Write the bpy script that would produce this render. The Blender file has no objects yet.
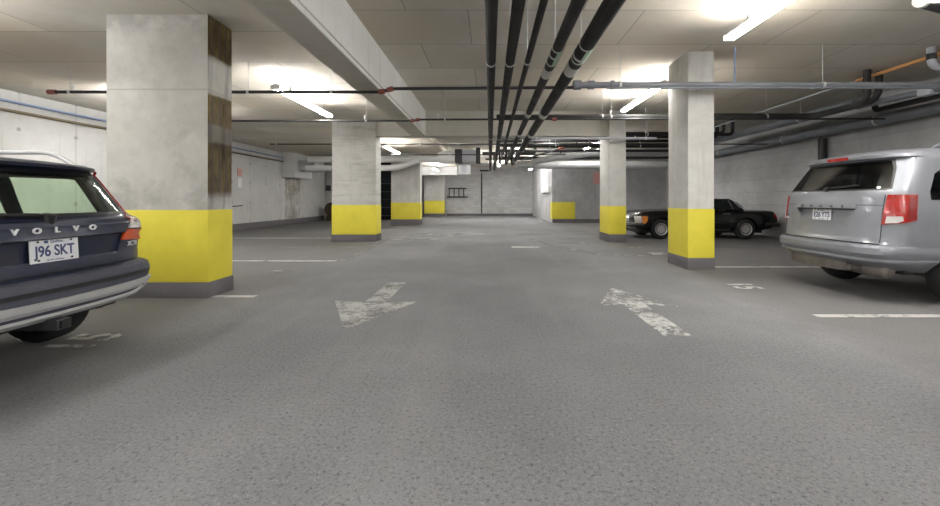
import bpy, bmesh, math, random
from mathutils import Vector, Matrix
R = math.radians
random.seed(7)
sc = bpy.context.scene
# ------------------------------------------------------------------ camera, world, exposure
CAMZ, F, VX, VY = 1.2, 410.0, 490.0, 200.0
cd = bpy.data.cameras.new('camera'); cam = bpy.data.objects.new('camera', cd); sc.collection.objects.link(cam)
cam.location = (0, 0, CAMZ); cam.rotation_euler = (R(90), 0, 0)
cd.sensor_fit = 'HORIZONTAL'; cd.sensor_width = 36.0; cd.lens = F/940*36
cd.shift_x = -(VX-470)/940; cd.shift_y = -(253-VY)/940; cd.clip_start = .05
sc.camera = cam
wd = bpy.data.worlds.new('world'); sc.world = wd; wd.use_nodes = True
wd.node_tree.nodes['Background'].inputs[0].default_value = (.8, .85, 1, 1)
wd.node_tree.nodes['Background'].inputs[1].default_value = .05
sc.view_settings.view_transform = 'Standard'; sc.view_settings.look = 'None'
sc.view_settings.gamma = 1; sc.view_settings.use_curve_mapping = False
sc.view_settings.exposure = 0.0
TUBE = 142.0            # brightness of the fluorescent tubes
CL, CR = 3.48, 3.77    # ceiling height of the left bay and of the rest

# ------------------------------------------------------------------ node helpers / materials
def srgb(r, g, b):
    f = lambda c: (c/255/12.92 if c/255 <= .04045 else ((c/255+.055)/1.055)**2.4)
    return (f(r), f(g), f(b), 1)
class NT:
    def __init__(s, name):
        s.m = bpy.data.materials.new(name); s.m.use_nodes = True; s.t = s.m.node_tree; s.n = s.t.nodes; s.l = s.t.links
        s.b = s.n['Principled BSDF']
    def new(s, typ, **kw):
        n = s.n.new(typ)
        for k, v in kw.items(): setattr(n, k, v)
        return n
    def link(s, a, b): s.l.new(a, b)
    def set(s, inp, v):
        if hasattr(v, 'is_output') or isinstance(v, bpy.types.NodeSocket): s.l.new(v, inp)
        else: inp.default_value = v
    def pos(s): return s.new('ShaderNodeNewGeometry').outputs['Position']
    def mapping(s, scale=(1, 1, 1), loc=(0, 0, 0), rot=(0, 0, 0), vec=None):
        m = s.new('ShaderNodeMapping'); s.link(vec or s.pos(), m.inputs['Vector'])
        m.inputs['Scale'].default_value = scale; m.inputs['Location'].default_value = loc; m.inputs['Rotation'].default_value = rot
        return m.outputs[0]
    def noise(s, vec, scale, detail=5, rough=.6):
        n = s.new('ShaderNodeTexNoise'); s.link(vec, n.inputs['Vector'])
        n.inputs['Scale'].default_value = scale; n.inputs['Detail'].default_value = detail; n.inputs['Roughness'].default_value = rough
        return n.outputs['Fac']
    def ramp(s, fac, stops):
        r = s.new('ShaderNodeValToRGB'); s.set(r.inputs[0], fac); e = r.color_ramp.elements
        while len(e) < len(stops): e.new(.5)
        for el, (p, c) in zip(e, stops):
            el.position = p; el.color = c if len(c) == 4 else (*c, 1)
        return r.outputs[0]
    def g(s, fac, a, b, va=0., vb=1.): return s.ramp(fac, [(a, (va, va, va, 1)), (b, (vb, vb, vb, 1))])
    def math(s, op, a, b=0.):
        n = s.new('ShaderNodeMath', operation=op); s.set(n.inputs[0], a); s.set(n.inputs[1], b); return n.outputs[0]
    def mix(s, fac, a, b, blend='MIX'):
        n = s.new('ShaderNodeMix', data_type='RGBA', blend_type=blend)
        s.set(n.inputs['Factor'], fac); s.set(n.inputs['A'], a); s.set(n.inputs['B'], b)
        return [o for o in n.outputs if o.type == 'RGBA'][0]
    def bump(s, h, strength=.3, dist=.01):
        b = s.new('ShaderNodeBump'); s.link(h, b.inputs['Height']); b.inputs['Strength'].default_value = strength; b.inputs['Distance'].default_value = dist
        s.link(b.outputs[0], s.b.inputs['Normal'])
    def sep(s):
        n = s.new('ShaderNodeSeparateXYZ'); s.link(s.pos(), n.inputs[0]); return n.outputs
def paint(name, c, rough=.5, metal=0, spec=.5, coat=0, emit=None, es=0, dirt=0.0, dscale=3):
    N = NT(name); N.b.inputs['Roughness'].default_value = rough; N.b.inputs['Metallic'].default_value = metal
    N.b.inputs['Specular IOR Level'].default_value = spec; N.b.inputs['Coat Weight'].default_value = coat; N.b.inputs['Coat Roughness'].default_value = .08
    nz = N.noise(N.mapping(), dscale, 6, .65)
    d = max(dirt, .06)
    col = N.mix(N.g(nz, .35, .75), c, (c[0]*(1-d), c[1]*(1-d), c[2]*(1-d), 1))
    N.link(col, N.b.inputs['Base Color'])
    if dirt:
        N.link(N.g(nz, .3, .7, rough, min(1, rough+.2)), N.b.inputs['Roughness'])
    if emit:
        N.b.inputs['Emission Color'].default_value = emit; N.b.inputs['Emission Strength'].default_value = es
    return N.m
def concrete(name, c, dark=.62, warm=None, blocks=None, forms=None, ties=False, streak=True, stainband=False, contrast=1.0, boards=False):
    N = NT(name); p = N.mapping()
    a = N.noise(p, .55, 7, .62); b = N.noise(p, 5, 8, .7); f = N.noise(p, 60, 3, .6)
    cd_ = (c[0]*dark, c[1]*dark, c[2]*dark*.96, 1)
    col = N.mix(N.g(a, .33, .68, 0, .75*contrast), c, cd_)
    col = N.mix(N.g(b, .45, .72, 0, .38*contrast), col, cd_)
    col = N.mix(N.g(f, .62, .75, 0, .3), col, cd_)
    h = b
    if warm:
        w = N.noise(N.mapping((1, 1, 1), (7, 3, 1)), .35, 4, .6)
        col = N.mix(N.g(w, .42, .62, 0, .8), col, warm)
    if streak:
        st = N.noise(N.mapping((6, 6, .35), (3, 1, 2)), 1.0, 5, .7)
        col = N.mix(N.g(st, .56, .72, 0, .45), col, (c[0]*.45, c[1]*.44, c[2]*.42, 1))
    if boards:  # marks of rough boards laid across the pillar
        hb = N.noise(N.mapping((.7, .7, 7), (2, 5, 1)), 1.3, 5, .7)
        col = N.mix(N.g(hb, .5, .66, 0, .5), col, (c[0]*.45, c[1]*.45, c[2]*.44, 1))
    if forms:   # joints of the formwork boards: (axis u, axis v, width, height)
        rot, bw, bh, dk = forms
        br = N.new('ShaderNodeTexBrick'); N.link(N.mapping((1, 1, 1), (0.3, .55, .0), rot), br.inputs['Vector'])
        br.offset = .35; br.inputs['Scale'].default_value = 1; br.inputs['Brick Width'].default_value = bw; br.inputs['Row Height'].default_value = bh
        br.inputs['Mortar Size'].default_value = .009; br.inputs['Mortar Smooth'].default_value = .3
        br.inputs['Color1'].default_value = (1, 1, 1, 1); br.inputs['Color2'].default_value = (.84, .84, .85, 1); br.inputs['Mortar'].default_value = (dk, dk, dk, 1)
        col = N.mix(1.0, col, br.outputs[0], 'MULTIPLY')
    if blocks:
        br = N.new('ShaderNodeTexBrick'); N.link(N.mapping((1, 1, 1), (0, 0, 0), blocks), br.inputs['Vector'])
        br.inputs['Scale'].default_value = 1; br.inputs['Brick Width'].default_value = .42; br.inputs['Row Height'].default_value = .21
        br.inputs['Mortar Size'].default_value = .008; br.inputs['Mortar Smooth'].default_value = .4
        br.inputs['Color1'].default_value = (1, 1, 1, 1); br.inputs['Color2'].default_value = (.8, .8, .81, 1); br.inputs['Mortar'].default_value = (.66, .66, .67, 1)
        col = N.mix(.9, col, br.outputs[0], 'MULTIPLY')
    if ties:    # tie holes of the wall forms on a regular grid in y and z
        s = N.sep()
        def fr(v, per, off): return N.math('ABSOLUTE', N.math('SUBTRACT', N.math('FRACT', N.math('DIVIDE', N.math('ADD', v, off), per)), .5))
        dy = N.math('MULTIPLY', fr(s[1], 1.2, .3), 1.2); dz = N.math('MULTIPLY', fr(s[2], .8, .1), .8)
        d = N.math('SQRT', N.math('ADD', N.math('POWER', dy, 2.), N.math('POWER', dz, 2.)))
        col = N.mix(N.g(d, .02, .06, .75, 0), col, (c[0]*.35, c[1]*.34, c[2]*.33, 1))
        seam = N.math('MULTIPLY', fr(s[1], 2.4, .9), 2.4)
        col = N.mix(N.g(seam, .006, .02, .5, 0), col, (c[0]*.4, c[1]*.4, c[2]*.4, 1))
    if stainband:   # glue and dirt left by boards once fixed to the side of the pillar
        s = N.sep(); nrm = N.new('ShaderNodeSeparateXYZ'); N.link(N.new('ShaderNodeNewGeometry').outputs['Normal'], nrm.inputs[0])
        zz = N.math('ADD', s[2], N.math('MULTIPLY', N.math('SUBTRACT', N.noise(p, 4, 3), .5), .06))
        zr = N.ramp(N.math('DIVIDE', zz, 4.), [(0, (0, 0, 0)), (.305, (0, 0, 0)), (.33, (.9, .9, .9)), (.475, (.95, .95, .95)), (.485, (.35, .35, .35)), (.53, (.3, .3, .3)), (.54, (.9, .9, .9)), (.625, (1, 1, 1)), (.635, (.05, .05, .05)), (.74, (.05, .05, .05)), (.75, (1, 1, 1))])
        sm = N.math('MULTIPLY', N.g(N.noise(N.mapping((1, 1, 1), (4, 2, 9)), 1.5, 7, .7), .46, .58), N.ramp(N.math('DIVIDE', s[2], 4.), [(.3, (.75, .75, .75)), (.5, (.6, .6, .6)), (.56, (.05, .05, .05)), (.8, (.1, .1, .1)), (.83, (.7, .7, .7)), (.87, (.8, .8, .8))]))
        col = N.mix(sm, col, (c[0]*.5, c[1]*.5, c[2]*.5, 1))
        stripe = N.math('ABSOLUTE', N.math('SINE', N.math('MULTIPLY', s[1], 24.)))
        bn = N.noise(N.mapping((9, 9, 3)), 1, 5, .7)
        brown = N.mix(N.g(stripe, .15, .5), srgb(86, 80, 74), N.mix(N.g(bn, .35, .65), srgb(62, 50, 28), srgb(136, 114, 66)))
        m = N.math('MULTIPLY', zr, N.math('MULTIPLY', N.math('GREATER_THAN', nrm.outputs[0], .5), .95))
        # streaks of grey on the cleaner bands
        col = N.mix(N.math('MULTIPLY', N.math('GREATER_THAN', nrm.outputs[0], .5), N.g(N.noise(N.mapping((7, 7, .5)), 1, 4), .5, .65, 0, .6)), col, srgb(110, 112, 116))
        col = N.mix(N.g(N.math('ABSOLUTE', N.math('SUBTRACT', N.math('ADD', s[2], N.math('MULTIPLY', N.noise(p, 6, 3), .012)), 2.56)), .004, .012, .6, 0), col, (c[0]*.5, c[1]*.5, c[2]*.5, 1))
        col = N.mix(m, col, brown)
    N.link(col, N.b.inputs['Base Color']); N.b.inputs['Roughness'].default_value = .85; N.b.inputs['Specular IOR Level'].default_value = .25
    N.bump(h, .25, .01)
    return N.m
def asphalt():
    N = NT('asphalt'); p = N.mapping()
    a = N.noise(p, .35, 6, .6); b = N.noise(p, 2.5, 6, .65); f = N.noise(p, 46, 5, .78); g2 = N.noise(p, 120, 2, .6)
    c0, c1 = (.190, .192, .200, 1), (.132, .134, .142, 1)
    col = N.mix(N.g(a, .40, .60), c0, c1)
    col = N.mix(N.g(b, .42, .7, 0, .45), col, (.15, .148, .147, 1))
    col = N.mix(N.g(f, .55, .61, 0, .95), col, (.07, .07, .074, 1))
    col = N.mix(N.g(f, .34, .44, .45, 0), col, (.34, .34, .34, 1))
    col = N.mix(N.g(g2, .56, .66, 0, .7), col, (.07, .07, .073, 1))
    # long tyre marks and dust dragged along the lane
    s1 = N.noise(N.mapping((1.1, .10, 1)), 1.6, 4, .6)
    col = N.mix(N.g(s1, .52, .72, 0, .16), col, (.30, .297, .293, 1))
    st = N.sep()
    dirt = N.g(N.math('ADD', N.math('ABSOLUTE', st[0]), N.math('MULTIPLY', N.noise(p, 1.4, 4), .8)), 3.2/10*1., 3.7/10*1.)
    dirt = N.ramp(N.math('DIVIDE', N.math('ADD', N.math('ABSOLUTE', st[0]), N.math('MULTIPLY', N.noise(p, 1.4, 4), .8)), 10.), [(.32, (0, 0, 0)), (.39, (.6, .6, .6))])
    col = N.mix(dirt, col, (.115, .11, .104, 1))     # darker beyond the lane edges, over the parking bays
    N.link(col, N.b.inputs['Base Color']); N.b.inputs['Roughness'].default_value = .8; N.b.inputs['Specular IOR Level'].default_value = .3
    N.bump(N.math('ADD', f, N.math('MULTIPLY', g2, .4)), .13, .01)
    return N.m
def worn(name, c, lo, hi, scale=9):
    N = NT(name); p = N.mapping()
    nz = N.math('ADD', N.math('MULTIPLY', N.noise(p, scale, 8, .75), .45), N.math('ADD', N.math('MULTIPLY', N.noise(p, scale*.22, 3, .6), .33), N.math('MULTIPLY', N.noise(p, 60, 3, .7), .22)))
    N.b.inputs['Base Color'].default_value = c; N.b.inputs['Roughness'].default_value = .8; N.b.inputs['Specular IOR Level'].default_value = .2
    N.link(N.g(nz, lo, hi, .86, 0), N.b.inputs['Alpha'])
    return N.m
def glass(name, tint, gl=.06):
    N = NT(name); out = N.n['Material Output']
    tr = N.new('ShaderNodeBsdfTransparent'); tr.inputs[0].default_value = tint
    go = N.new('ShaderNodeBsdfGlossy'); go.inputs['Roughness'].default_value = gl
    lw = N.new('ShaderNodeLayerWeight'); lw.inputs[0].default_value = .5
    fac = N.math('ADD', N.math('MULTIPLY', N.math('POWER', lw.outputs['Facing'], 4.), .55), .03)
    mx = N.new('ShaderNodeMixShader'); N.link(fac, mx.inputs[0]); N.link(tr.outputs[0], mx.inputs[1]); N.link(go.outputs[0], mx.inputs[2])
    N.link(mx.outputs[0], out.inputs['Surface']); return N.m

M = {}
M['ceil'] = concrete('ceiling_concrete', (.80, .755, .68, 1), .8, warm=(.70, .61, .48, 1), forms=((0, 0, 0), 2.4, 1.22, .5), streak=False, contrast=1.5)
M['beam'] = concrete('beam_concrete', (.66, .63, .57, 1), .7, streak=False)
M['beamw'] = concrete('pale_concrete', (.88, .88, .87, 1), .85, streak=True)  # white beam face, made paler still for the light striking it
M['wleft'] = concrete('wall_concrete', (.61, .605, .595, 1), .68, ties=True, contrast=.8)
M['wblock'] = concrete('block_wall', (.66, .66, .66, 1), .74, blocks=(R(90), 0, 0), streak=False)
M['wblockx'] = concrete('block_wall_side', (.56, .56, .565, 1), .55, blocks=(R(90), 0, R(90)), streak=False)  # base darkened and blotchier, standing in for shade from the pipes
M['wdark'] = concrete('stained_concrete', (.54, .54, .56, 1), .5)
M['colm'] = concrete('pillar_concrete', (.76, .75, .72, 1), .6)
M['colboard'] = concrete('boarded_pillar_concrete', (.76, .75, .72, 1), .6, boards=True)
M['colstain'] = concrete('stained_pillar_concrete', (.74, .725, .69, 1), .6, stainband=True, streak=False, contrast=1.25)
M['yellow'] = paint('yellow_paint', (.82, .71, .065, 1), .55, dirt=.12, dscale=2)
M['curb'] = concrete('grey_painted_base', (.165, .155, .168, 1), .65, streak=False)
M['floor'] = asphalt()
M['line'] = worn('worn_white_paint', (.56, .555, .53, 1), .50, .60)
M['linefaint'] = worn('faint_white_paint', (.45, .445, .43, 1), .40, .55, 6)
M['arrow'] = worn('arrow_white_paint', (.46, .46, .44, 1), .46, .62, 14)
M['arrowworn'] = worn('scuffed_white_paint', (.60, .60, .58, 1), .455, .56, 13)
M['rust'] = worn('rust_stain', (.60, .53, .41, 1), .34, .56, 1.5)
M['tube'] = paint('lit_tube', (1, 1, 1, 1), .4, emit=(1, .985, .96, 1), es=TUBE)
M['white'] = paint('white_enamel', (.8, .8, .79, 1), .4)
M['black'] = paint('black_pipe', (.018, .018, .019, 1), .45, dirt=.3)
M['insul'] = paint('black_insulation', (.022, .021, .021, 1), .62, dirt=.35)
M['grey'] = paint('grey_pipe', (.19, .20, .225, 1), .42, dirt=.25)
M['steel'] = paint('galvanised_steel', (.60, .61, .62, 1), .42, metal=.3, dirt=.15)
M['rod'] = paint('hanger_steel', (.62, .62, .62, 1), .45, metal=.3)
M['pvc'] = paint('pale_grey_plastic', (.42, .43, .47, 1), .35)
M['copper'] = paint('orange_copper', (.66, .34, .13, 1), .45, metal=.2, dirt=.2)
M['red'] = paint('red_coupling', (.25, .075, .055, 1), .5)
M['green'] = paint('pale_green_label', (.42, .60, .45, 1), .6)
M['band'] = paint('white_tape', (.62, .62, .58, 1), .6)
M['blue'] = paint('blue_conduit', (.24, .31, .46, 1), .5)
M['olive'] = paint('brown_conduit', (.16, .13, .08, 1), .5)
M['darkmetal'] = paint('dark_metal', (.05, .05, .055, 1), .5, metal=.4)
M['brown'] = paint('dark_brown', (.06, .042, .025, 1), .7, dirt=.4)
M['pink'] = paint('pale_red_sign', (.62, .33, .30, 1), .6)
M['rubber'] = paint('tyre_rubber', (.016, .016, .017, 1), .8, dirt=.2)
M['alloy'] = paint('alloy_rim', (.55, .55, .56, 1), .3, metal=.85)
M['chrome'] = paint('chrome', (.80, .80, .80, 1), .18, metal=1)
M['letterchrome'] = paint('letter_chrome', (.82, .83, .85, 1), .35, metal=.4)
M['navy'] = paint('navy_car_paint', (.011, .016, .040, 1), .3, metal=.1, spec=.4, coat=.55, dirt=.15)
M['clad'] = paint('dark_grey_plastic', (.060, .063, .085, 1), .5, dirt=.2, spec=.35)
M['skid'] = paint('silver_plastic', (.56, .56, .56, 1), .42, metal=.35, dirt=.12)
M['silver'] = paint('silver_car_paint', (.265, .275, .305, 1), .38, metal=.45, coat=.5, dirt=.08)
M['blackcar'] = paint('black_car_paint', (.004, .004, .0045, 1), .25, spec=.3, coat=.5)
M['canvas'] = paint('black_canvas', (.012, .013, .017, 1), .9)
M['trimblack'] = paint('black_trim', (.012, .012, .013, 1), .5)
M['seatdark'] = paint('dark_upholstery', (.03, .03, .032, 1), .8)
M['seattan'] = paint('tan_upholstery', (.78, .66, .45, 1), .8)
M['lampred'] = paint('red_lamp_lens', (.33, .012, .009, 1), .15, coat=.6, dirt=.25, dscale=14)
M['lampdeep'] = paint('deep_red_lamp_lens', (.17, .008, .008, 1), .2, coat=.5)
M['lamporange'] = paint('orange_lamp_lens', (.72, .10, .02, 1), .15, coat=1)
M['amber'] = paint('amber_lamp_lens', (.85, .28, .02, 1), .2, coat=1)
M['lampclear'] = paint('clear_lamp_lens', (.66, .64, .62, 1), .15, coat=1, dirt=.2, dscale=30)
M['plate'] = paint('number_plate_white', (.74, .75, .77, 1), .35)
M['plateblue'] = paint('number_plate_blue', (.045, .06, .16, 1), .5)
M['glassdark'] = glass('tinted_glass', (.38, .40, .41, 1))
M['glassgreen'] = glass('green_tint_glass', (.885, .94, .875, 1))
M['glassclear'] = glass('clear_car_glass', (.88, .92, .90, 1))
M['exhaust'] = paint('exhaust_metal', (.22, .20, .18, 1), .5, metal=.5, dirt=.4)
M['lid'] = paint('faded_vinyl', (.30, .31, .33, 1), .3)

# ------------------------------------------------------------------ mesh helpers
class MB:
    def __init__(s): s.v = []; s.f = []; s.mi = []; s.mats = []
    def m(s, mat):
        if mat not in s.mats: s.mats.append(mat)
        return s.mats.index(mat)
    def add(s, vs, fs, mat):
        o = len(s.v); s.v += [tuple(v) for v in vs]; s.f += [tuple(i+o for i in f) for f in fs]; s.mi += [s.m(mat)]*len(fs); return s
    def box(s, lo, hi, mat, bev=0):
        x0, y0, z0 = lo; x1, y1, z1 = hi
        if bev <= 0:
            vs = [(x0, y0, z0), (x1, y0, z0), (x1, y1, z0), (x0, y1, z0), (x0, y0, z1), (x1, y0, z1), (x1, y1, z1), (x0, y1, z1)]
            return s.add(vs, [(3, 2, 1, 0), (4, 5, 6, 7), (0, 1, 5, 4), (1, 2, 6, 5), (2, 3, 7, 6), (3, 0, 4, 7)], mat)
        bm = bmesh.new(); bmesh.ops.create_cube(bm, size=1)
        for v in bm.verts: v.co = Vector(((x0+x1)/2+v.co.x*(x1-x0), (y0+y1)/2+v.co.y*(y1-y0), (z0+z1)/2+v.co.z*(z1-z0)))
        bmesh.ops.bevel(bm, geom=bm.edges[:], offset=bev, segments=2, affect='EDGES', profile=.6)
        return s.addbm(bm, mat)
    def addbm(s, bm, mat, mx=None):
        bm.verts.index_update(); vs = [(mx @ v.co if mx else v.co.copy()) for v in bm.verts]; fs = [[v.index for v in f.verts] for f in bm.faces]; bm.free()
        return s.add(vs, fs, mat)
    def tube(s, pts, r, mat, seg=14, caps=True):
        pts = [Vector(p) for p in pts]; n = len(pts); rs = r if isinstance(r, (list, tuple)) else [r]*n
        ts = [((pts[min(i+1, n-1)]-pts[max(i-1, 0)]).normalized()) for i in range(n)]
        u = ts[0].orthogonal().normalized(); vs = []
        for i in range(n):
            u = (u-ts[i]*u.dot(ts[i])).normalized(); w = ts[i].cross(u)
            for k in range(seg):
                a = 2*math.pi*k/seg; vs.append(pts[i]+(u*math.cos(a)+w*math.sin(a))*rs[i])
        fs = [(i*seg+k, i*seg+(k+1) % seg, (i+1)*seg+(k+1) % seg, (i+1)*seg+k) for i in range(n-1) for k in range(seg)]
        if caps: fs += [tuple(range(seg))[::-1], tuple((n-1)*seg+k for k in range(seg))]
        return s.add(vs, fs, mat)
    def lathe(s, prof, mat, axis='Y', c=(0, 0, 0), seg=36):   # profile of (radius, height) around an axis
        vs = []; n = len(prof)
        for k in range(seg):
            a = 2*math.pi*k/seg
            for r, h in prof:
                p = {'Y': (r*math.cos(a), h, r*math.sin(a)), 'Z': (r*math.cos(a), r*math.sin(a), h), 'X': (h, r*math.cos(a), r*math.sin(a))}[axis]
                vs.append((p[0]+c[0], p[1]+c[1], p[2]+c[2]))
        fs = [(k*n+j, k*n+j+1, ((k+1) % seg)*n+j+1, ((k+1) % seg)*n+j) for k in range(seg) for j in range(n-1)]
        return s.add(vs, fs, mat)
    def prism(s, poly, z0, z1, mat):    # polygon in xy
        n = len(poly); vs = [(x, y, z0) for x, y in poly]+[(x, y, z1) for x, y in poly]
        fs = [tuple(range(n))[::-1], tuple(range(n, 2*n))]+[(i, (i+1) % n, n+(i+1) % n, n+i) for i in range(n)]
        return s.add(vs, fs, mat)
    def build(s, name, parent=None, smooth=35, norm=True):
        me = bpy.data.meshes.new(name); me.from_pydata(s.v, [], s.f)
        for m in s.mats: me.materials.append(M[m])
        me.polygons.foreach_set('material_index', s.mi)
        if norm:
            bm = bmesh.new(); bm.from_mesh(me); bmesh.ops.recalc_face_normals(bm, faces=bm.faces[:]); bm.to_mesh(me); bm.free()
        if smooth:
            me.polygons.foreach_set('use_smooth', [True]*len(me.polygons)); me.set_sharp_from_angle(angle=R(smooth))
        me.update(); o = bpy.data.objects.new(name, me); sc.collection.objects.link(o)
        if parent: o.parent = parent
        return o
def tag(o, label=None, cat=None, group=None, kind=None):
    for k, v in (('label', label), ('category', cat), ('group', group), ('kind', kind)):
        if v: o[k] = v
    return o
def empty(name, loc=(0, 0, 0), rz=0):
    o = bpy.data.objects.new(name, None); sc.collection.objects.link(o); o.location = loc; o.rotation_euler = (0, 0, rz); o.empty_display_size = .2; return o
def fillet(pts, rad, n=7):      # rounds the corners of a pipe run
    pts = [Vector(p) for p in pts]; out = [pts[0]]
    for a, b, c in zip(pts, pts[1:], pts[2:]):
        d1 = (a-b); d2 = (c-b); r = min(rad, d1.length*.49, d2.length*.49); p = b+d1.normalized()*r; q = b+d2.normalized()*r
        for k in range(n+1):
            t = k/n; out.append(p*(1-t)**2+b*2*t*(1-t)+q*t*t)
    return out+[pts[-1]]
def text_mb(mb, s, size, mat, mx, ext=.002, xs=1.0, space=1.0, bold=0.0):
    cu = bpy.data.curves.new('t', 'FONT'); cu.body = s; cu.size = size; cu.extrude = ext; cu.align_x = 'CENTER'; cu.align_y = 'CENTER'; cu.space_character = space; cu.offset = bold
    ob = bpy.data.objects.new('t', cu); sc.collection.objects.link(ob)
    me = bpy.data.meshes.new_from_object(ob.evaluated_get(bpy.context.evaluated_depsgraph_get()))
    bpy.data.objects.remove(ob); bpy.data.curves.remove(cu)
    S = Matrix.Diagonal((xs, 1, 1, 1))
    mb.add([mx @ (S @ v.co) for v in me.vertices], [tuple(p.vertices) for p in me.polygons], mat); bpy.data.meshes.remove(me)
def frame_mx(o, x, y):          # matrix with given origin, x axis, y axis
    x = Vector(x).normalized(); y = Vector(y).normalized(); z = x.cross(y).normalized(); y = z.cross(x)
    return Matrix(((x.x, y.x, z.x, o[0]), (x.y, y.y, z.y, o[1]), (x.z, y.z, z.z, o[2]), (0, 0, 0, 1)))

# ------------------------------------------------------------------ the setting
def struct(o): o['kind'] = 'structure'; return o
YB, YF, XL, XR, YJ = -12.0, 31.6, -10.0, 9.3, 21.7
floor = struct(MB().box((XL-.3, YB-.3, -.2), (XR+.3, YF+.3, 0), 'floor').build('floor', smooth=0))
c1 = MB().box((XL-.3, YB-.3, CL), (-2.26, 11.85, CL+.6), 'ceil').build('ceiling', smooth=0); struct(c1)
c2 = MB().box((-1.86, YB-.3, CR), (XR+.3, 11.85, CR+.3), 'ceil').build('ceiling', smooth=0); struct(c2)
c3 = MB().box((XL-.3, 11.85, CL), (-2.26, YF+.3, CL+.6), 'ceil').build('ceiling', smooth=0); struct(c3)
c4 = MB().box((-2.26, 11.85, CR), (XR+.3, YF+.3, CR+.3), 'ceil').build('ceiling', smooth=0); struct(c4)
mb = MB(); mb.box((-2.26, YB, 3.05), (-1.86, 11.88, CR+.3), 'beam')
mb.add([(-1.857, YB, 3.06), (-1.857, 11.87, 3.06), (-1.857, 11.87, CR), (-1.857, YB, CR)], [(0, 1, 2, 3)], 'beamw')
b = struct(mb.build('ceiling_beam', smooth=0)); MB().box((-1.857, YB, 3.12), (-1.847, 11.87, 3.14), 'beam').build('edge_strip', b, 0); b['label'] = 'long white faced concrete beam running away under the ceiling'
b = struct(MB().box((-3.3, 11.88, 3.06), (3.40, 12.3, CR), 'beam').build('ceiling_beam', smooth=0)); b['label'] = 'concrete cross beam spanning between the pillars'
struct(MB().box((XL-.3, YB, 0), (XL, 24.8, CL+.3), 'wleft').build('wall_left', smooth=0))
struct(MB().box((XL, 24.8, 0), (-6.75, 25.05, CL+.3), 'wleft').build('wall_back_left', smooth=0))
struct(MB().box((-8.2, YF, 0), (3.4, YF+.3, CR+.3), 'wblock').build('wall_back', smooth=0))
struct(MB().box((-8.3, 25.05, 0), (-8.1, YF, CR), 'wdark').build('wall_alcove', smooth=0))
struct(MB().box((3.28, YJ, 0), (3.6, YF, CR+.3), 'wdark').build('wall_jog', smooth=0))
wj = struct(MB().box((3.6, YJ, 0), (XR+.3, YJ+.3, CR+.3), 'wdark').build('wall_back_right', smooth=0))
struct(MB().box((XR, YB, 0), (XR+.3, YJ, CR+.3), 'wblockx').build('wall_right', smooth=0))
struct(MB().box((XL-.3, YB-.3, 0), (XR+.3, YB, CR+.3), 'wblock').build('wall_front', smooth=0))
struct(MB().box((XL, YB, 0), (XL+.06, 24.75, .26), 'curb', .01).build('baseboard_left'))
struct(MB().box((XL, 24.55, 0), (-6.9, 24.8, .22), 'beam', .02).build('baseboard_back_left'))
struct(MB().box((-3.3, YF-.15, 0), (3.28, YF, .16), 'curb', .01).build('baseboard_back'))
struct(MB().box((3.3, YJ-.07, 0), (XR, YJ, .2), 'curb', .01).build('baseboard_back_right'))
o = MB().box((3.272, YJ-.03, .2), (4.5, YJ+.5, 1.09), 'yellow', .004).build('yellow_band', wj); o['label'] = 'yellow painted patch on the wall corner'
o = MB().box((-4.9, 28, 2.92), (-2.25, 28.5, CR), 'white', .01).build('trim_1'); struct(o)

wl = [x for x in sc.objects if x.name == 'wall_left'][0]
o = MB().box((XL, 20.0, .27), (XL+.004, 21.6, 2.3), 'rust').build('rust_stain', wl, 0); o['label'] = 'brown stain running down below the white duct box'
# floor markings (paint on the floor)
def mark(polys, name, mat, label, z=.004):
    mb = MB()
    for p in polys:
        mb.prism([(x, y) for x, y in p], 0, z, mat)
    o = mb.build(name, floor, smooth=0); o['label'] = label; return o
def rect(x0, x1, y0, y1): return [(x0, y0), (x1, y0), (x1, y1), (x0, y1)]
mark([[(-1.85, 4.89), (-1.36, 4.78), (-.858, 4.83), (-1.35, 3.79)], rect(-1.47, -1.22, 4.86, 5.95)], 'arrow_marking', 'arrow', 'worn white arrow pointing towards the viewer')
mark([[(1.65, 5.59), (1.24, 4.65), (1.66, 4.78), (2.13, 4.58)], rect(1.53, 1.78, 3.62, 4.76)], 'arrow_marking', 'arrowworn', 'scuffed white arrow pointing away')
for x0, x1, y, w, m, lb in ((-8.6, -3.02, 8.07, .11, 'line', 'white bay line past the big pillar'), (-8.6, -2.92, 5.1, .1, 'line', 'white bay line beside the big pillar'),
        (-8.0, -3.4, 10.45, .11, 'linefaint', 'faint bay line'), (-8.6, -4.0, 12.9, .12, 'line', 'white bay line by the second pillar'),
        (3.36, 9.0, 4.24, .1, 'line', 'white bay line in front of the silver van'), (3.9, 9.0, 7.34, .1, 'line', 'white bay line behind the silver van'), (3.5, 9.0, 10.3, .12, 'linefaint', 'faint bay line before the black car'),
        (-8.6, -3.3, 16.0, .14, 'linefaint', 'faint bay line far down'), (3.4, 9, 15.6, .14, 'linefaint', 'faint bay line beyond the black car'), (-1.2, -.2, 14.6, .35, 'linefaint', 'faded scrap of white paint'), (.55, 1.25, 10.45, .3, 'line', 'white dash in the lane')):
    mark([rect(x0, x1, y-w/2, y+w/2)], 'line_marking', m, lb)
mark([[(-3.0, 7.7), (-2.75, 7.7), (-3.1, 12.6), (-3.3, 12.6)]], 'line_marking', 'linefaint', 'faded line along the lane edge')
mark([[(3.3, 8.9), (3.3, 8.75), (2.3, 9.0), (1.6, 10.6), (1.2, 12.5), (1.35, 12.5), (1.75, 10.7), (2.4, 9.15)]], 'line_marking', 'linefaint', 'faded bent line')
mark([rect(-3.2, -1.6, 12.3, 12.75), rect(-2.6, -1.0, 13.3, 14.6)], 'line_marking', 'linefaint', 'white scuffs beside the second pillar')
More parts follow.
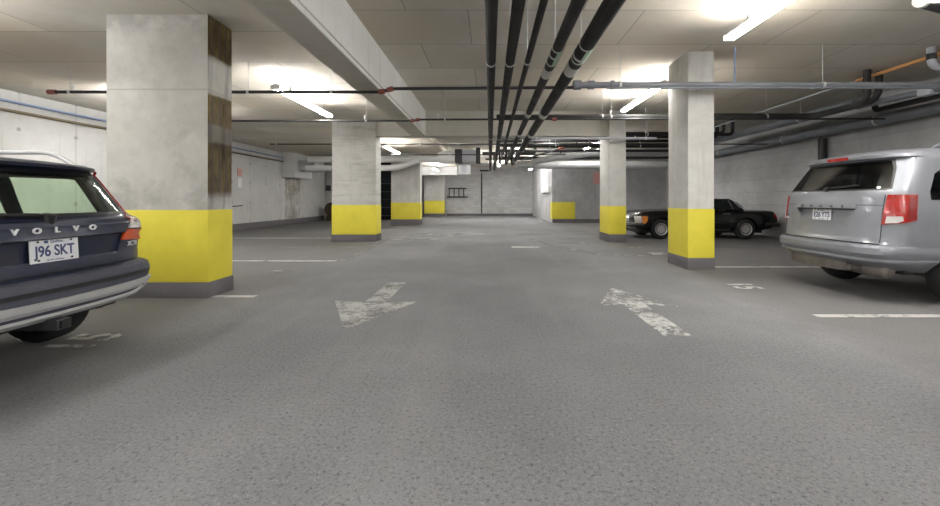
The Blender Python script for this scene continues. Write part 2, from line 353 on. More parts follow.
mark([rect(1.9, 2.9, 11.3, 11.6), rect(1.9, 3.0, 12.6, 12.9), rect(.9, 2.1, 13.9, 14.6)], 'line_marking', 'linefaint', 'white scuffs beside the far pillar')
def number(s, x, y, left, label, mat='line', size=.5):
    mb = MB()
    mx = frame_mx((x, y, .002), (0, 1, 0), (-1, 0, 0)) if left else frame_mx((x, y, .002), (0, -1, 0), (1, 0, 0))
    text_mb(mb, s, size, mat, mx, .002, .8, 1.05, .008); o = mb.build('bay_number', floor, smooth=0); o['label'] = label
number('15', -3.43, 3.48, True, 'bay number 15 painted beside the dark estate car', 'line', .55)
number('15', 3.52, 5.72, False, 'bay number 15 painted in front of the silver van', size=.5)
number('16', 3.75, 9.2, False, 'worn bay number before the black car', size=.5)
number('14', -3.5, 6.8, True, 'worn bay number by the big pillar', 'linefaint', .5)

# ------------------------------------------------------------------ pillars
def pillar(x0, x1, y0, y1, top, ztop, zbase, label, mat='colm'):
    r = empty('pillar', ((x0+x1)/2, (y0+y1)/2, 0)); tag(r, label, 'pillar', kind='thing')
    cx, cy = (x0+x1)/2, (y0+y1)/2; hx, hy = (x1-x0)/2, (y1-y0)/2; e = .006
    MB().box((-hx, -hy, zbase), (hx, hy, top-.004), mat, .012).build('shaft', r)
    MB().box((-hx-e, -hy-e, zbase), (hx+e, hy+e, ztop), 'yellow', .014).build('yellow_band', r)
    MB().box((-hx-.014, -hy-.014, 0), (hx+.014, hy+.014, zbase), 'curb', .012).build('base_band', r)
    return r
pillar(-4.70, -3.455, 5.02, 5.49, CL, 1.08, .19, 'widest nearest concrete pillar with yellow band, beside the dark estate car', 'colstain')
pillar(-4.57, -3.30, 11.85, 12.4, CL, 1.06, .2, 'second wide pillar under the end of the long beam, yellow band', 'colboard')
pillar(-4.80, -3.4, 19.9, 20.5, CL, 1.08, .26, 'wide pillar behind the pale round ducts, third along the left row')
pillar(-4.86, -3.4, 30.3, 30.9, CL, 1.15, .2, 'small looking pillar beside the far block wall, under the white panel')
pillar(3.41, 3.86, 7.06, 7.84, CR, 1.05, .2, 'slim pillar in front of the black convertible')
pillar(3.40, 3.88, 11.7, 12.68, CR, 1.03, .22, 'slim pillar under the cross beam at the nose of the black convertible')

# ------------------------------------------------------------------ fluorescent lights
def lamp_proto():
    r = empty('fluorescent_light')
    MB().box((-.035, -1.22, -.04), (.035, 1.22, 0), 'white', .008).build('housing', r)
    for s in (-1, 1):
        MB().tube([(s*.05, -1.2, -.07), (s*.05, 1.2, -.07)], .016, 'tube', 8).build('tube', r)
    for s in (-1, 1):
        MB().box((-.075, s*1.21-.015, -.095), (.075, s*1.21+.015, -.02), 'white', .005).build('end_cap', r)
    return r
LP = lamp_proto()
def copy_tree(o, parent=None):
    c = o.copy(); sc.collection.objects.link(c)
    if parent: c.parent = parent
    for ch in list(o.children): copy_tree(ch, c)
    return c
D1, D2 = .26, .6         # how far the lamps hang below the ceiling
lights = [(-3.74, 8.35, CL, D1, 'long fluorescent light between the big pillar and the white faced beam'),
          (-3.85, 16.0, CL, D1, 'fluorescent light beyond the second wide pillar, above the ducts'),
          (-3.5, 26.2, CL, D1, 'far fluorescent light above the white panel'),
          (3.33, 4.5, CR, D1, 'fluorescent light nearest the viewer, before the slim pillar'),
          (3.36, 9.1, CR, D1, 'fluorescent light between the two slim pillars'),
          (2.55, 25.0, CR, .57, 'fluorescent light low beside the far jog of the wall'),
          (4.2, 16.9, CR, D1, 'fluorescent light behind the dark pipes beyond the cross beam'),
          (-3.8, 1.2, CL, D2, 'unseen fluorescent fill light added over the dark estate car'), (3.72, -1.5, CR, D2, 'unseen fluorescent fill light behind the viewer, near the bays with the van'),  # both out of view, added as fill light
          (-4.16, -4.0, CL, D2, 'unseen fluorescent fill light behind the viewer, beyond the dark estate car'), (3.72, -6.5, CR, D2, 'unseen fluorescent fill light at the very back of the hall'),  # both unseen, put in to even out the brightness
          (1.7, -3.5, CR, D2, 'unseen fluorescent fill light over the driving lane behind the viewer'),  # unseen, added for more light from behind
          (5.0, 3.4, CR, D1, 'fluorescent light over the near bays before the silver van'), (-6.3, 3.4, CL, D2, 'unseen fluorescent fill light by the concrete wall over the parked estate car'),  # the one by the wall is unseen, added to brighten that side
          (7.6, -3.0, CR, D2, 'unseen fluorescent fill light by the block wall behind the viewer'), (-7.6, -3.5, CL, D2, 'unseen fluorescent fill light by the concrete wall behind the viewer'), (-1.0, -1.6, CR, D2, 'unseen fluorescent fill light just behind the viewer'),  # all three unseen, added so near surfaces come out brighter
          (-1.1, 13.7, CR, .14, 'added fluorescent fill light tucked behind the cross beam, left of the long pipes'), (2.0, 13.9, CR, .14, 'added fluorescent fill light tucked behind the cross beam, right of the long pipes'),  # hidden by the beam, added to brighten the far part
          (-7.6, 9.5, CL, D1, 'added fluorescent fill light behind the big pillar near the concrete wall'), (-1.1, 22.5, CR, .14, 'added fluorescent fill light behind the grey fan unit'), (1.3, 21.2, CR, .14, 'added fluorescent fill light beyond the far end of the long pipes'), (.6, 27.5, CR, .14, 'added fluorescent fill light near the ceiling before the far block wall')]  # extra lamps, mostly hidden, added to brighten the left bay and the distance
for i, (x, y, z, d, lb) in enumerate(lights):
    o = LP if i == 0 else copy_tree(LP)
    o.location = (x, y, z-d); tag(o, lb, 'ceiling light', 'fluorescent ceiling lights')
    for s in (-.8, .8): MB().tube([(0, s, 0), (0, s, d-.004)], .006, 'rod', 6).build('hanger_rod', o)

# ------------------------------------------------------------------ pipes
def pipe(name, pts, r, mat, label, cat='pipe', group=None, bend=.2, hang=(), ceil=CR, rings=(), cups=(), heads=(), ringmat='band'):
    base = Vector(pts[0]); root = empty(name, base); tag(root, label, cat, group)
    L = lambda p: Vector(p)-base
    MB().tube([L(p) for p in fillet(pts, bend)], r, mat, 16).build('tube_run', root)
    for h in hang:                      # a point on the pipe: rod up to the ceiling and a ring
        h = Vector(h); mb = MB(); top = ceil if len(hang) else ceil
        mb.tube([L(h+Vector((0, 0, r))), L((h.x, h.y, top))], .0048, 'rod', 6)
        mb.build('hanger_rod', root)
        d = (Vector(pts[1])-Vector(pts[0])).normalized()
        MB().tube([L(h-d*.018), L(h+d*.018)], r+.008, 'rod', 14).build('hanger_ring', root)
    for p, q, m, k in rings:            # a band around the pipe between two points
        MB().tube([L(p), L(q)], r+k, m, 18).build('pipe_band' if m != 'green' else 'pipe_label', root)
    for p, q in cups:
        MB().tube([L(p), L(q)], r+.016, 'red', 14).build('coupling', root)
    for h in heads:
        mb = MB(); h = Vector(h); mb.tube([L(h), L(h+Vector((0, 0, .09)))], .012, 'white', 8); mb.tube([L(h+Vector((0, 0, .09))), L(h+Vector((0, 0, .1)))], .028, 'white', 10); mb.build('sprinkler_head', root)
    return root
# five long insulated pipes down the middle
PZ = 2.75; G5 = 'long insulated pipes along the lane'
for x, r, yb, lb in ((.012, .052, 21.6, 'black insulated pipe farthest from the labelled ones, first of the five'), (.225, .053, 21.2, 'black insulated pipe second of the five, no labels'), (.42, .032, 17.9, 'thinnest black pipe in the middle of the five long ones')):
    pts = [(x, YB, PZ), (x, yb, PZ), (x-.55 if x < .1 else x, yb+.01, PZ+.0)] if x < .1 else ([(x, YB, PZ), (x, yb, PZ), (x, yb, PZ+.9)])
    pipe('insulated_pipe', pts, r, 'insul', lb, group=G5, bend=.25, hang=[(x, y, PZ) for y in (4.6, 10.2, 16)], ceil=CR)
def ry(py, z=PZ): return F*(z-CAMZ)/(VY-py)
for x, r, py0, lb in ((.69, .055, 48, 'black insulated pipe with green and white bands, slimmer of the two labelled'), (.965, .078, 44, 'thickest black insulated pipe with green and white bands')):
    y0 = ry(py0); rings = []
    for a, b, m, k in ((py0-1, py0, 'band', .003), (py0, py0+13, 'green', .0025), (py0+13, py0+14, 'band', .003), (py0+19, py0+27, 'band', .004), (112, 115, 'band', .004), (133, 135, 'band', .004)):
        if a < 100 and m == 'green':
            pass
        rings.append(((x, ry(a), PZ), (x, ry(b), PZ), m, k))
    rings = [q for q in rings if q[2] != 'green']
    root = pipe('insulated_pipe', [(x, YB, PZ), (x, 17.8, PZ), (x, 17.8, PZ+.9)], r, 'insul', lb, group=G5, bend=.3, hang=[(x, y, PZ) for y in (4.35, 9.6, 16)], rings=rings)
    # green label: a curved sticker on the side facing right and down
    mb = MB(); vs = []; n = 8; ya, yb2 = ry(py0), ry(py0+13); base = Vector((x, YB, PZ))
    for yy in (ya, yb2):
        for k in range(n+1):
            a = R(-95+100*k/n); vs.append(Vector((x+(r+.004)*math.cos(a), yy, PZ+(r+.004)*math.sin(a)))-base)
    mb.add(vs, [(k, k+1, n+2+k, n+1+k) for k in range(n)], 'green'); mb.build('pipe_label', root)

# sprinkler mains across the hall
y1 = 6.78
pipe('sprinkler_pipe', [(-7.25, y1, 2.985), (-1.80, y1, 2.985), (-1.62, y1, 3.04), (1.36, y1, 3.06)], .026, 'black', 'thin black sprinkler pipe just under the long beam, nearest to the viewer', 'pipe', 'sprinkler pipes', .05,
     hang=[(-6.95, y1, 2.985), (-4.0, y1, 2.985), (-2.62, y1, 2.985)], ceil=CL, cups=[((-7.3, y1, 2.985), (-7.18, y1, 2.985)), ((-1.84, y1, 2.985), (-1.74, y1, 3.0)), ((-1.70, y1, 3.015), (-1.6, y1, 3.045))], heads=[(-3.3, y1, 3.0), (-6.9, y1, 3.0)])
pipe('sprinkler_pipe', [(1.4, y1, 3.10), (8.75, y1, 3.10)], .052, 'grey', 'thick grey pipe crossing in front of the slim pillar', 'pipe', bend=.05,
     hang=[(5.5, y1, 3.10), (2.15, y1, 3.1), (7.95, y1, 3.1)], rings=[((1.38, y1, 3.1), (1.5, y1, 3.1), 'grey', .025), ((1.62, y1, 3.1), (1.72, y1, 3.1), 'grey', .02), ((2.0, y1, 3.1), (2.05, y1, 3.1), 'grey', .022)])
pipe('conduit', [(1.9, y1-.1, 3.025), (8.8, y1-.1, 3.025)], .016, 'grey', 'thin grey conduit running just below the thick grey pipe', 'pipe')
o = pipe('drop_pipe', [(4.12, 6.9, CR), (4.12, 6.9, 3.16)], .016, 'blue', 'short bluish rod standing above the thick grey pipe', 'pipe')
y2 = 9.1
pipe('sprinkler_pipe', [(-7.3, y2, 2.95), (-1.72, y2, 2.96), (-1.58, y2, 2.985), (3.9, y2, 3.0), (8.75, y2, 3.0)], .022, 'black', 'second thin black sprinkler pipe under the long beam, second from the viewer', 'pipe', 'sprinkler pipes', .05,
     hang=[(-2.75, y2, 2.95), (-1.0, y2, 2.985), (1.1, y2, 2.99)], ceil=CL, cups=[((-1.76, y2, 2.96), (-1.68, y2, 2.965)), ((-1.64, y2, 2.975), (-1.56, y2, 2.985)), ((1.38, y2, 2.99), (1.48, y2, 2.99))], heads=[(-2.78, y2, 2.97), (-1.75+.6, y2, 3.0)])
y3 = 9.5
pipe('insulated_pipe', [(.15, y3, 3.12), (7.45, y3, 3.12), (7.45, 8.1, 3.12), (7.45, 8.1, CR-.004)], .062, 'insul', 'black pipe crossing behind the slim pillar, rising to the ceiling by the copper pipe', 'pipe', bend=.25, hang=[(2.6, y3, 3.12), (2.8, y3, 3.12), (4.9, y3, 3.12), (6.4, y3, 3.12)])
pipe('insulated_pipe', [(3.95, y3+.35, 3.22), (7.78, y3+.35, 3.22), (7.78, 8.2, 3.22), (7.78, 8.2, CR-.004)], .06, 'insul', 'companion black pipe that rises to the ceiling beside its twin', 'pipe', bend=.25)
pipe('conduit', [(1.0, 11.45, 2.92), (4.65, 11.45, 2.92)], .036, 'pvc', 'pale conduit across the cross beam and the far slim pillar', 'pipe', hang=[(1.3, 11.45, 2.92), (3.05, 11.45, 2.92), (4.35, 11.45, 2.92)])
pipe('sprinkler_pipe', [(-6.9, 12.85, 2.95), (8.7, 12.85, 2.95)], .02, 'black', 'third thin black sprinkler pipe just beyond the cross beam', 'pipe', 'sprinkler pipes', hang=[(-6.7, 12.85, 2.95), (-2.2, 12.85, 2.95)], ceil=CL)
pipe('sprinkler_pipe', [(-4.0, 16.3, 3.0), (3.0, 16.3, 3.0)], .022, 'black', 'farthest thin black sprinkler pipe before the ducts', 'pipe', 'sprinkler pipes', hang=[(-1.6, 16.3, 3.0)])
for x0, x1, y, z, r, m, lb in ((.6, 7.75, 13.1, 3.3, .05, 'insul', 'black pipe high beyond the cross beam'),
        (.3, 3.3, 13.5, 3.0, .04, 'black', 'slim black pipe low beyond the cross beam'), (.35, 7.75, 14.0, 3.36, .06, 'insul', 'black pipe in the crowd under the ceiling, before the thick one'), (.3, 7.7, 14.95, 3.0, .05, 'black', 'black pipe low in the crowd before the silver ducts'),
        (-.3, 1.85, 16.7, 3.1, .06, 'insul', 'short black pipe over the far end of the five long pipes'), (.3, 1.9, 17.35, 3.2, .06, 'insul', 'short black pipe next to the bend of the silver duct'), (1.2, 7.75, 14.4, 3.12, .085, 'insul', 'thick black pipe beyond the far slim pillar'),
        (.9, 7.75, 13.6, 3.42, .05, 'black', 'black pipe close under the ceiling beyond the cross beam'), (.3, 7.75, 15.1, 3.38, .06, 'insul', 'black pipe above the silver duct'),
        (.4, 3.6, 17.0, 3.45, .05, 'black', 'black pipe among the far pipes, close to the ceiling'), (.4, 8.7, 19.4, 3.2, .06, 'black', 'black pipe along the far stained wall'), (-.2, 3.2, 18.6, 3.05, .035, 'black', 'slim black pipe crossing the far end of the five long pipes')):
    pipe('insulated_pipe', [(x0, y, z), (x1, y, z), (x1, y, CR-.004)], r, m, lb, bend=.15, hang=[(x0+.9, y, z), (x0+(x1-x0)*.62, y, z)])
# the silver ducts on the right of the centre
def branch(root, pts, r, m, bend, label):
    MB().tube([Vector(p)-root.location for p in fillet(pts, bend)], r, m, 18).build('branch_duct', root)['label'] = label
du = pipe('air_duct', [(1.2, 18.4, 2.78), (8.7, 18.4, 2.78)], .18, 'steel', 'straight round silver duct before the stained wall', 'duct', hang=[(2.6, 18.4, 2.78), (5.5, 18.4, 2.78)], rings=[((x, 18.4, 2.78), (x+.05, 18.4, 2.78), 'steel', .012) for x in (1.6, 3.0, 5.2, 5.8)])
branch(du, [(7.7, 15.9, 3.06), (4.0, 15.9, 3.06), (2.25, 17.9, 2.95), (1.9, 18.35, 2.85)], .14, 'steel', 1.0, 'silver branch bending down to join the straight duct')
pipe('sprinkler_pipe', [(2.3, 13.1, 2.86), (1.3, 17.0, 2.86)], .03, 'black', 'black pipe slanting away beside the silver ducts', 'pipe', cups=[((2.31, 13.06, 2.86), (2.24, 13.3, 2.86))])
# ducts on the left and the fan unit
du = pipe('air_duct', [(-8.5, 19.2, 3.1), (-2.47, 19.2, 3.12)], .15, 'white', 'upper white round duct behind the second pillar', 'duct', hang=[(-6.2, 19.2, 3.1)], ceil=CL, rings=[((-4.15, 19.2, 3.11), (-3.7, 19.2, 3.11), 'white', .05)])
branch(du, [(-8.5, 19.0, 2.68), (-4.3, 19.0, 2.68), (-3.35, 19.05, 3.05)], .14, 'white', .7, 'lower white round duct that bends up into the upper one')
r = empty('fan_unit', (-1.9, 19.2, 3.2)); tag(r, 'grey fan unit with black frame hung above the far lane', 'fan unit')
MB().lathe([(.02, -.55), (.22, -.55), (.3, -.3), (.3, .3), (.02, .3)], 'white', 'X').build('duct_neck', r)
MB().box((.28, -.35, -.28), (.62, .35, .34), 'darkmetal', .01).build('frame', r)
MB().box((.62, -.36, -.25), (1.25, .36, .32), 'pvc', .01).build('panel', r)
MB().box((1.25, -.3, -.3), (1.45, .3, .42), 'darkmetal', .01).build('motor', r)
for s in (.4, 1.3): MB().tube([(s, 0, .3), (s, 0, CR-3.2)], .012, 'rod', 6).build('hanger_rod', r)
r = empty('cable_tray', (-1.6, 20.6, 2.98)); tag(r, 'steel cable tray hung below the grey fan unit', 'cable tray')
mb = MB()
for s in (-.15, .15): mb.box((0, s-.02, 0), (1.7, s+.02, .07), 'steel')
mb.build('side_rail', r); mb = MB()
for k in range(9): mb.box((.05+k*.2, -.15, .01), (.09+k*.2, .15, .04), 'steel')
mb.build('rung', r); mb = MB()
for s in (.1, 1.6): mb.tube([(s, 0, .05), (s, 0, CR-2.98)], .012, 'rod', 6)
mb.build('hanger_rod', r)
r = empty('vent_box', (-2.2, 28.0, 2.95)); tag(r, 'grey ventilation box beside the white panel by the far wall', 'vent')
MB().box((.02, 0, 0), (.85, .5, CR-2.95), 'steel', .01).build('casing', r); MB().box((.25, -.02, .1), (.6, 0, .6), 'pvc').build('grille', r)
# right-hand bay: wall pipes
pipe('insulated_pipe', [(8.98, YB, 3.05), (8.98, 21.4, 3.05)], .125, 'grey', 'big grey pipe along the block wall above the silver van', 'pipe', hang=[(8.98, y, 3.05) for y in (9.5, 12.5, 16)])
pipe('drain_pipe', [(9.16, 11.3, 2.9), (9.16, 11.3, 0)], .1, 'black', 'black downpipe on the block wall behind the silver van', 'pipe')
pipe('insulated_pipe', [(7.95, 8.9, 3.3), (7.95, 15.5, 3.3)], .11, 'grey', 'grey pipe running away beside the big wall pipe, high up', 'pipe', hang=[(7.95, 10.5, 3.3)])
pipe('insulated_pipe', [(8.45, 7.2, 3.16), (8.45, 9.0, 3.16), (8.45, 9.0, 3.36), (8.45, 12.0, 3.36)], .055, 'black', 'black pipe with a step above the silver van', 'pipe', bend=.12)
r = pipe('valve_pipe', [(8.2, 6.2, 3.25), (8.2, 7.9, 3.25), (7.9, 8.4, 3.2), (7.9, 8.8, 3.2)], .06, 'grey', 'grey pipe with a pale valve and black elbow near the ceiling', 'pipe', bend=.25)
MB().box((-.09, 1.35, -.1), (.09, 1.6, .1), 'pvc', .02).build('valve', r)
MB().tube([(0, .9, -.07), (.12, .9, -.02), (.16, .9, .1), (.08, .9, .2)], .05, 'black', 10).build('elbow', r)
pipe('plastic_pipe', [(7.43, 6.9, CR-.004), (7.43, 6.9, 3.43), (9.2, 6.9, 3.43)], .06, 'pvc', 'pale plastic pipe with an elbow below the ceiling, by the copper pipe', 'pipe', bend=.16, rings=[((7.43, 6.9, 3.66), (7.43, 6.9, 3.56), 'black', .008)])
pipe('copper_pipe', [(7.6, 3.5, 3.67), (7.6, 8.5, 3.67)], .035, 'copper', 'orange copper pipe under the ceiling above the silver van', 'pipe')
pipe('conduit', [(7.6, 8.55, 3.67), (7.6, 14, 3.67)], .022, 'pvc', 'pale conduit continuing the copper pipe', 'pipe')
pipe('insulated_pipe', [(5.27, 5.0, 3.64), (7.3, 5.75, 3.64)], .085, 'black', 'short black pipe against the ceiling, closest to the viewer above the van', 'pipe', rings=[((5.25, 4.992, 3.64), (5.3, 5.011, 3.64), 'band', .004)])  # white end ring stands in for a bright glint of light
for k, (x, y) in enumerate(((6.35, 9.0), (7.0, 9.0))): pass
# left wall conduits and boxes
pipe('conduit', [(-9.93, YB, 3.24), (-9.93, 24.6, 3.24)], .03, 'blue', 'bluish conduit high along the concrete wall', 'pipe')
pipe('conduit', [(-9.94, YB, 3.05), (-9.94, 24.6, 3.05)], .035, 'olive', 'brown conduit below the bluish one on the concrete wall', 'pipe')
r = empty('wall_box', (-9.9, 19.7, 2.3)); tag(r, 'large white duct box on the concrete wall', 'duct box')
MB().box((-.1, 0, 0), (.5, 2.0, 1.18), 'white', .02).build('casing', r)
MB().box((.5, .4, .35), (1.3, 1.6, .85), 'steel', .02).build('outlet', r)
r = empty('wall_fixture', (-9.72, 24.78, 1.88)); tag(r, 'small dark box on the far end of the concrete wall', 'switch box')
MB().box((-.12, -.14, -.12), (.12, 0, .2), 'darkmetal', .015).build('casing', r); MB().tube([(-.18, -.03, -.15), (-.18, -.03, 1.65)], .014, 'darkmetal', 6).build('conduit', r)
r = empty('cable_drum', (-9.22, 24.1, .64)); tag(r, 'round dark brown drum half behind the second pillar', 'drum')
mb = MB(); mb.lathe([(.05, -.26), (.42, -.26), (.42, -.2), (.36, -.2), (.36, .2), (.42, .2), (.42, .26), (.05, .26)], 'brown'); mb.build('drum', r)
MB().box((-.3, -.26, -.64), (.3, .26, -.36), 'brown', .02).build('stand', r)
r = empty('wall_sign', (-9.99, 16.2, 1.95)); tag(r, 'small pale red notice on the concrete wall', 'sign')
MB().box((0, 0, .2), (.012, .3, .5), 'pink').build('notice', r); MB().box((0, .02, -.25), (.012, .28, .12), 'plate').build('lower_notice', r)
r = empty('wall_sign', (5.45, 21.68, 2.05)); tag(r, 'pale red notice on the stained wall beside the far slim pillar', 'sign')
MB().box((0, -.012, 0), (.42, 0, .62), 'pink').build('notice', r)
r = empty('hose_bracket', (-9.98, 15.9, .96)); tag(r, 'small dark bracket low on the concrete wall', 'bracket')
MB().tube([(0, 0, 0), (.08, .1, 0), (.08, .5, .03)], .018, 'darkmetal', 8).build('arm', r)
# alcove shelving
r = empty('shelving_rack', (-6.6, 24.2, 0)); tag(r, 'dark metal shelving rack in the alcove between the pillars', 'shelf')
for x in (0, 1.35):
    for y in (0, .5): MB().box((x-.02, y-.02, 0), (x+.02, y+.02, 2.3), 'darkmetal').build('post', r)
for k in range(5): MB().box((-.02, -.02, .25+k*.48), (1.37, .52, .28+k*.48), 'darkmetal').build('shelf', r)
struct(MB().box((-6.75, 25.06, 0), (-4.9, 25.2, CR), 'canvas').build('wall_alcove_shade', smooth=0))  # black sheet in place of the alcove's unlit depth
# ladder hung on the far wall and the pipe beside it
r = empty('ladder', (-3.3, YF-.14, 1.38)); tag(r, 'dark ladder hung sideways on the far block wall', 'ladder')
for z, dx in ((0, 0), (.66, .1)): MB().box((dx, 0, z), (1.6-dx, .06, z+.1), 'darkmetal').build('rail', r)
for k in range(4): MB().box((.14+k*.37, .0, .05), (.21+k*.37, .055, .7), 'darkmetal').build('rung', r)
for x in (.3, 1.2): MB().box((x, .06, .68), (x+.04, .14, .74), 'darkmetal').build('hook', r)
pipe('drain_pipe', [(-.64, YF-.08, 3.3), (-.64, YF-.08, .16)], .045, 'darkmetal', 'thin dark downpipe on the far block wall', 'pipe')
r = empty('wall_box', (3.15, 22.3, 1.62)); tag(r, 'long pale box low under the lamp on the far jog of the wall', 'box')
MB().box((0, 0, 0), (.13, 3.2, .32), 'white', .02).build('casing', r)

# ------------------------------------------------------------------ cars
def lerp(a, b, t): return a+(b-a)*t
class Car:
    """Body as a stack of plan outlines: levels of (z, rear x, front x, half width); local x forward, y to the car's own left."""
    def __init__(s, name, loc, rz, levels, dr, nr, df, nf, label, cat='car'):
        s.lv = sorted(levels); s.dr, s.nr, s.df, s.nf = dr, nr, df, nf
        s.root = empty(name, loc, rz); tag(s.root, label, cat); s.loc = Vector(loc); s.rz = rz; s.cache = {}
    def at(s, z):
        lv = s.lv
        if z <= lv[0][0]: return lv[0][1:]
        for a, b in zip(lv, lv[1:]):
            if z <= b[0]:
                t = (z-a[0])/max(1e-9, b[0]-a[0]); return tuple(lerp(a[i], b[i], t) for i in (1, 2, 3))
        return lv[-1][1:]
    def half(s, z, inset=0.):
        xr, xf, w = s.at(z); xr += inset*1.2; xf -= inset*1.2; w = max(.02, w-inset)
        k = min(1, (xf-xr)/(s.dr+s.df+.2)); dr, df = s.dr*k*min(1, w/.5), s.df*k*min(1, w/.5); pts = []; n = 22
        for i in range(n+1):
            th = math.pi/2*i/n; pts.append((xr+dr*(1-abs(math.cos(th))**(2/s.nr)), w*math.sin(th)**(2/s.nr)))
        for i in range(1, 25): pts.append((lerp(xr+dr, xf-df, i/25), w))
        for i in range(n+1):
            th = math.pi/2*(1-i/n); pts.append((xf-df*(1-abs(math.cos(th))**(2/s.nf)), w*math.sin(th)**(2/s.nf)))
        return pts
    def ring(s, z, inset=0.):
        h = s.half(z, inset); return [(x, y, z) for x, y in h]+[(x, -y, z) for x, y in h[-2:0:-1]]
    def arc(s, z):
        k = round(z, 4)
        if k not in s.cache:
            h = s.half(z); L = [0]
            for a, b in zip(h, h[1:]): L.append(L[-1]+math.hypot(b[0]-a[0], b[1]-a[1]))
            s.cache[k] = (h, L)
        return s.cache[k]
    def raw(s, q, z):
        h, L = s.arc(z); a = min(abs(q), L[-1]); sg = 1 if q >= 0 else -1
        import bisect
        i = min(max(bisect.bisect_right(L, a)-1, 0), len(L)-2); t = (a-L[i])/max(1e-9, L[i+1]-L[i])
        return Vector((lerp(h[i][0], h[i+1][0], t), sg*lerp(h[i][1], h[i+1][1], t), z))
    def S(s, q, z, off=0.):
        p = s.raw(q, z)
        if off:
            du = s.raw(q+.02, z)-s.raw(q-.02, z); dv = s.raw(q, z+.012)-s.raw(q, z-.012); n = du.cross(dv)
            if n.length > 1e-9:
                n.normalize(); c = Vector((s.lv[0][1]+1.2, 0, p.z-.4)) if False else None
                out = Vector((p.x-2.2, p.y*2.5, .2))
                if n.dot(out) < 0: n = -n
                p = p+n*off
        return p
    def world(s, p): return Matrix.Rotation(s.rz, 3, 'Z') @ p+s.loc
    def px(s, u, v, qa=-2.2, qb=2.2):        # where the line of sight through a photo pixel meets the body: (q, z)
        best = None
        for rnd in range(4):
            if rnd == 0: qs = [qa+.05*i for i in range(int((qb-qa)/.05)+1)]; zs = [s.lv[0][0]+.03*i for i in range(int((s.lv[-1][0]-s.lv[0][0])/.03))]
            else:
                st = .05/4**(rnd-1); q0, z0 = best[1:3]; qs = [q0+st*(i-4)/4 for i in range(9)]; zs = [z0+st*(i-4)/4 for i in range(9)]
            for z in zs:
                for q in qs:
                    p = s.world(s.raw(q, z))
                    if p.y < .4: continue
                    du = VX+F*p.x/p.y-u; dv = VY-F*(p.z-CAMZ)/p.y-v
                    n2 = s.world(s.raw(q+.02, z))-p; d = du*du+dv*dv+ .02*p.y
                    if best is None or d < best[0]: best = (d, q, z)
        return best[1], best[2]
    def q_of_x(s, x, z, side=1):
        h, L = s.arc(z)
        for i in range(len(h)-1):
            if h[i][0] <= x <= h[i+1][0]: return side*(L[i]+(L[i+1]-L[i])*(x-h[i][0])/max(1e-9, h[i+1][0]-h[i][0]))
        return side*L[-1]
    def grid(s, poly, step=.05):
        bm = bmesh.new(); f = bm.faces.new([bm.verts.new((q, z, 0)) for q, z in poly])
        us = [p[0] for p in poly]; vs = [p[1] for p in poly]
        for ax, lo, hi in ((0, min(us), max(us)), (1, min(vs), max(vs))):
            n = max(1, int((hi-lo)/step)); 
            for i in range(1, n):
                c = [0, 0, 0]; c[ax] = lo+(hi-lo)*i/n; nn = [0, 0, 0]; nn[ax] = 1
                bmesh.ops.bisect_plane(bm, geom=bm.verts[:]+bm.edges[:]+bm.faces[:], plane_co=c, plane_no=nn)
        return bm
    def patch(s, mb, poly, mat, off=.006, deep=-.004, step=.05):      # a closed shell following the body
        bm = s.grid(poly, step); bm.verts.index_update(); n = len(bm.verts)
        top = [s.S(v.co.x, v.co.y, off) for v in bm.verts]; bot = [s.S(v.co.x, v.co.y, deep) for v in bm.verts]
        fs = [[v.index for v in f.verts] for f in bm.faces]
        allf = [tuple(f) for f in fs]+[tuple(i+n for i in f[::-1]) for f in fs]
        for e in bm.edges:
            if len(e.link_faces) == 1:
                a, b = e.verts[0].index, e.verts[1].index; allf.append((a, b, b+n, a+n))
        bm.free(); mb.add(top+bot, allf, mat); return mb
    def part(s, name, poly, mat, off=.006, deep=-.004, parent=None, label=None, step=.05, mirror=False):
        mb = MB(); s.patch(mb, poly, mat, off, deep, step)
        o = mb.build(name, parent or s.root, 40)
        if label: o['label'] = label
        if mirror:
            mb = MB(); s.patch(mb, [(-q, z) for q, z in poly], mat, off, deep, step); o2 = mb.build(name, parent or s.root, 40)
            if label: o2['label'] = label
            return o, o2
        return o
    def stack(s, zs, mat, inset=0.):
        rings = [s.ring(z, inset) for z in zs]; n = len(rings[0]); mb = MB(); vs = [p for r in rings for p in r]
        fs = [(i*n+k, i*n+(k+1) % n, (i+1)*n+(k+1) % n, (i+1)*n+k) for i in range(len(zs)-1) for k in range(n)]
        h = n//2      # caps as strips across the car, so they stay planar and clean
        for o_, rev in ((0, False), ((len(zs)-1)*n, True)):
            for k in range(h):
                a, b = o_+k, o_+k+1; c, d = o_+(n-k-1) % n, o_+(n-k) % n
                f = [i for j, i in enumerate((a, b, c, d)) if i not in (a, b, c, d)[:j]]
                if len(f) > 2: fs.append(tuple(f))
        return mb.add(vs, fs, mat)
    def levels_between(s, a, b, step=.025):
        zs = sorted({round(a, 4), round(b, 4)} | {round(l[0], 4) for l in s.lv if a < l[0] < b}); out = []
        for x, y in zip(zs, zs[1:]):
            n = max(1, int((y-x)/step)); out += [x+(y-x)*i/n for i in range(n)]
        return out+[zs[-1]]
def solid(mb):
    o = mb.build('cutter', None, 0); return o
def cut(o, cutters):
    for c in cutters:
        c.parent = o.parent
        md = o.modifiers.new('cut', 'BOOLEAN'); md.operation = 'DIFFERENCE'; md.object = c; md.solver = 'EXACT'
    bpy.context.view_layer.update()
    me = bpy.data.meshes.new_from_object(o.evaluated_get(bpy.context.evaluated_depsgraph_get()))
    o.modifiers.clear(); old = o.data; o.data = me; bpy.data.meshes.remove(old)
    me.polygons.foreach_set('use_smooth', [True]*len(me.polygons)); me.set_sharp_from_angle(angle=R(33)); me.update()
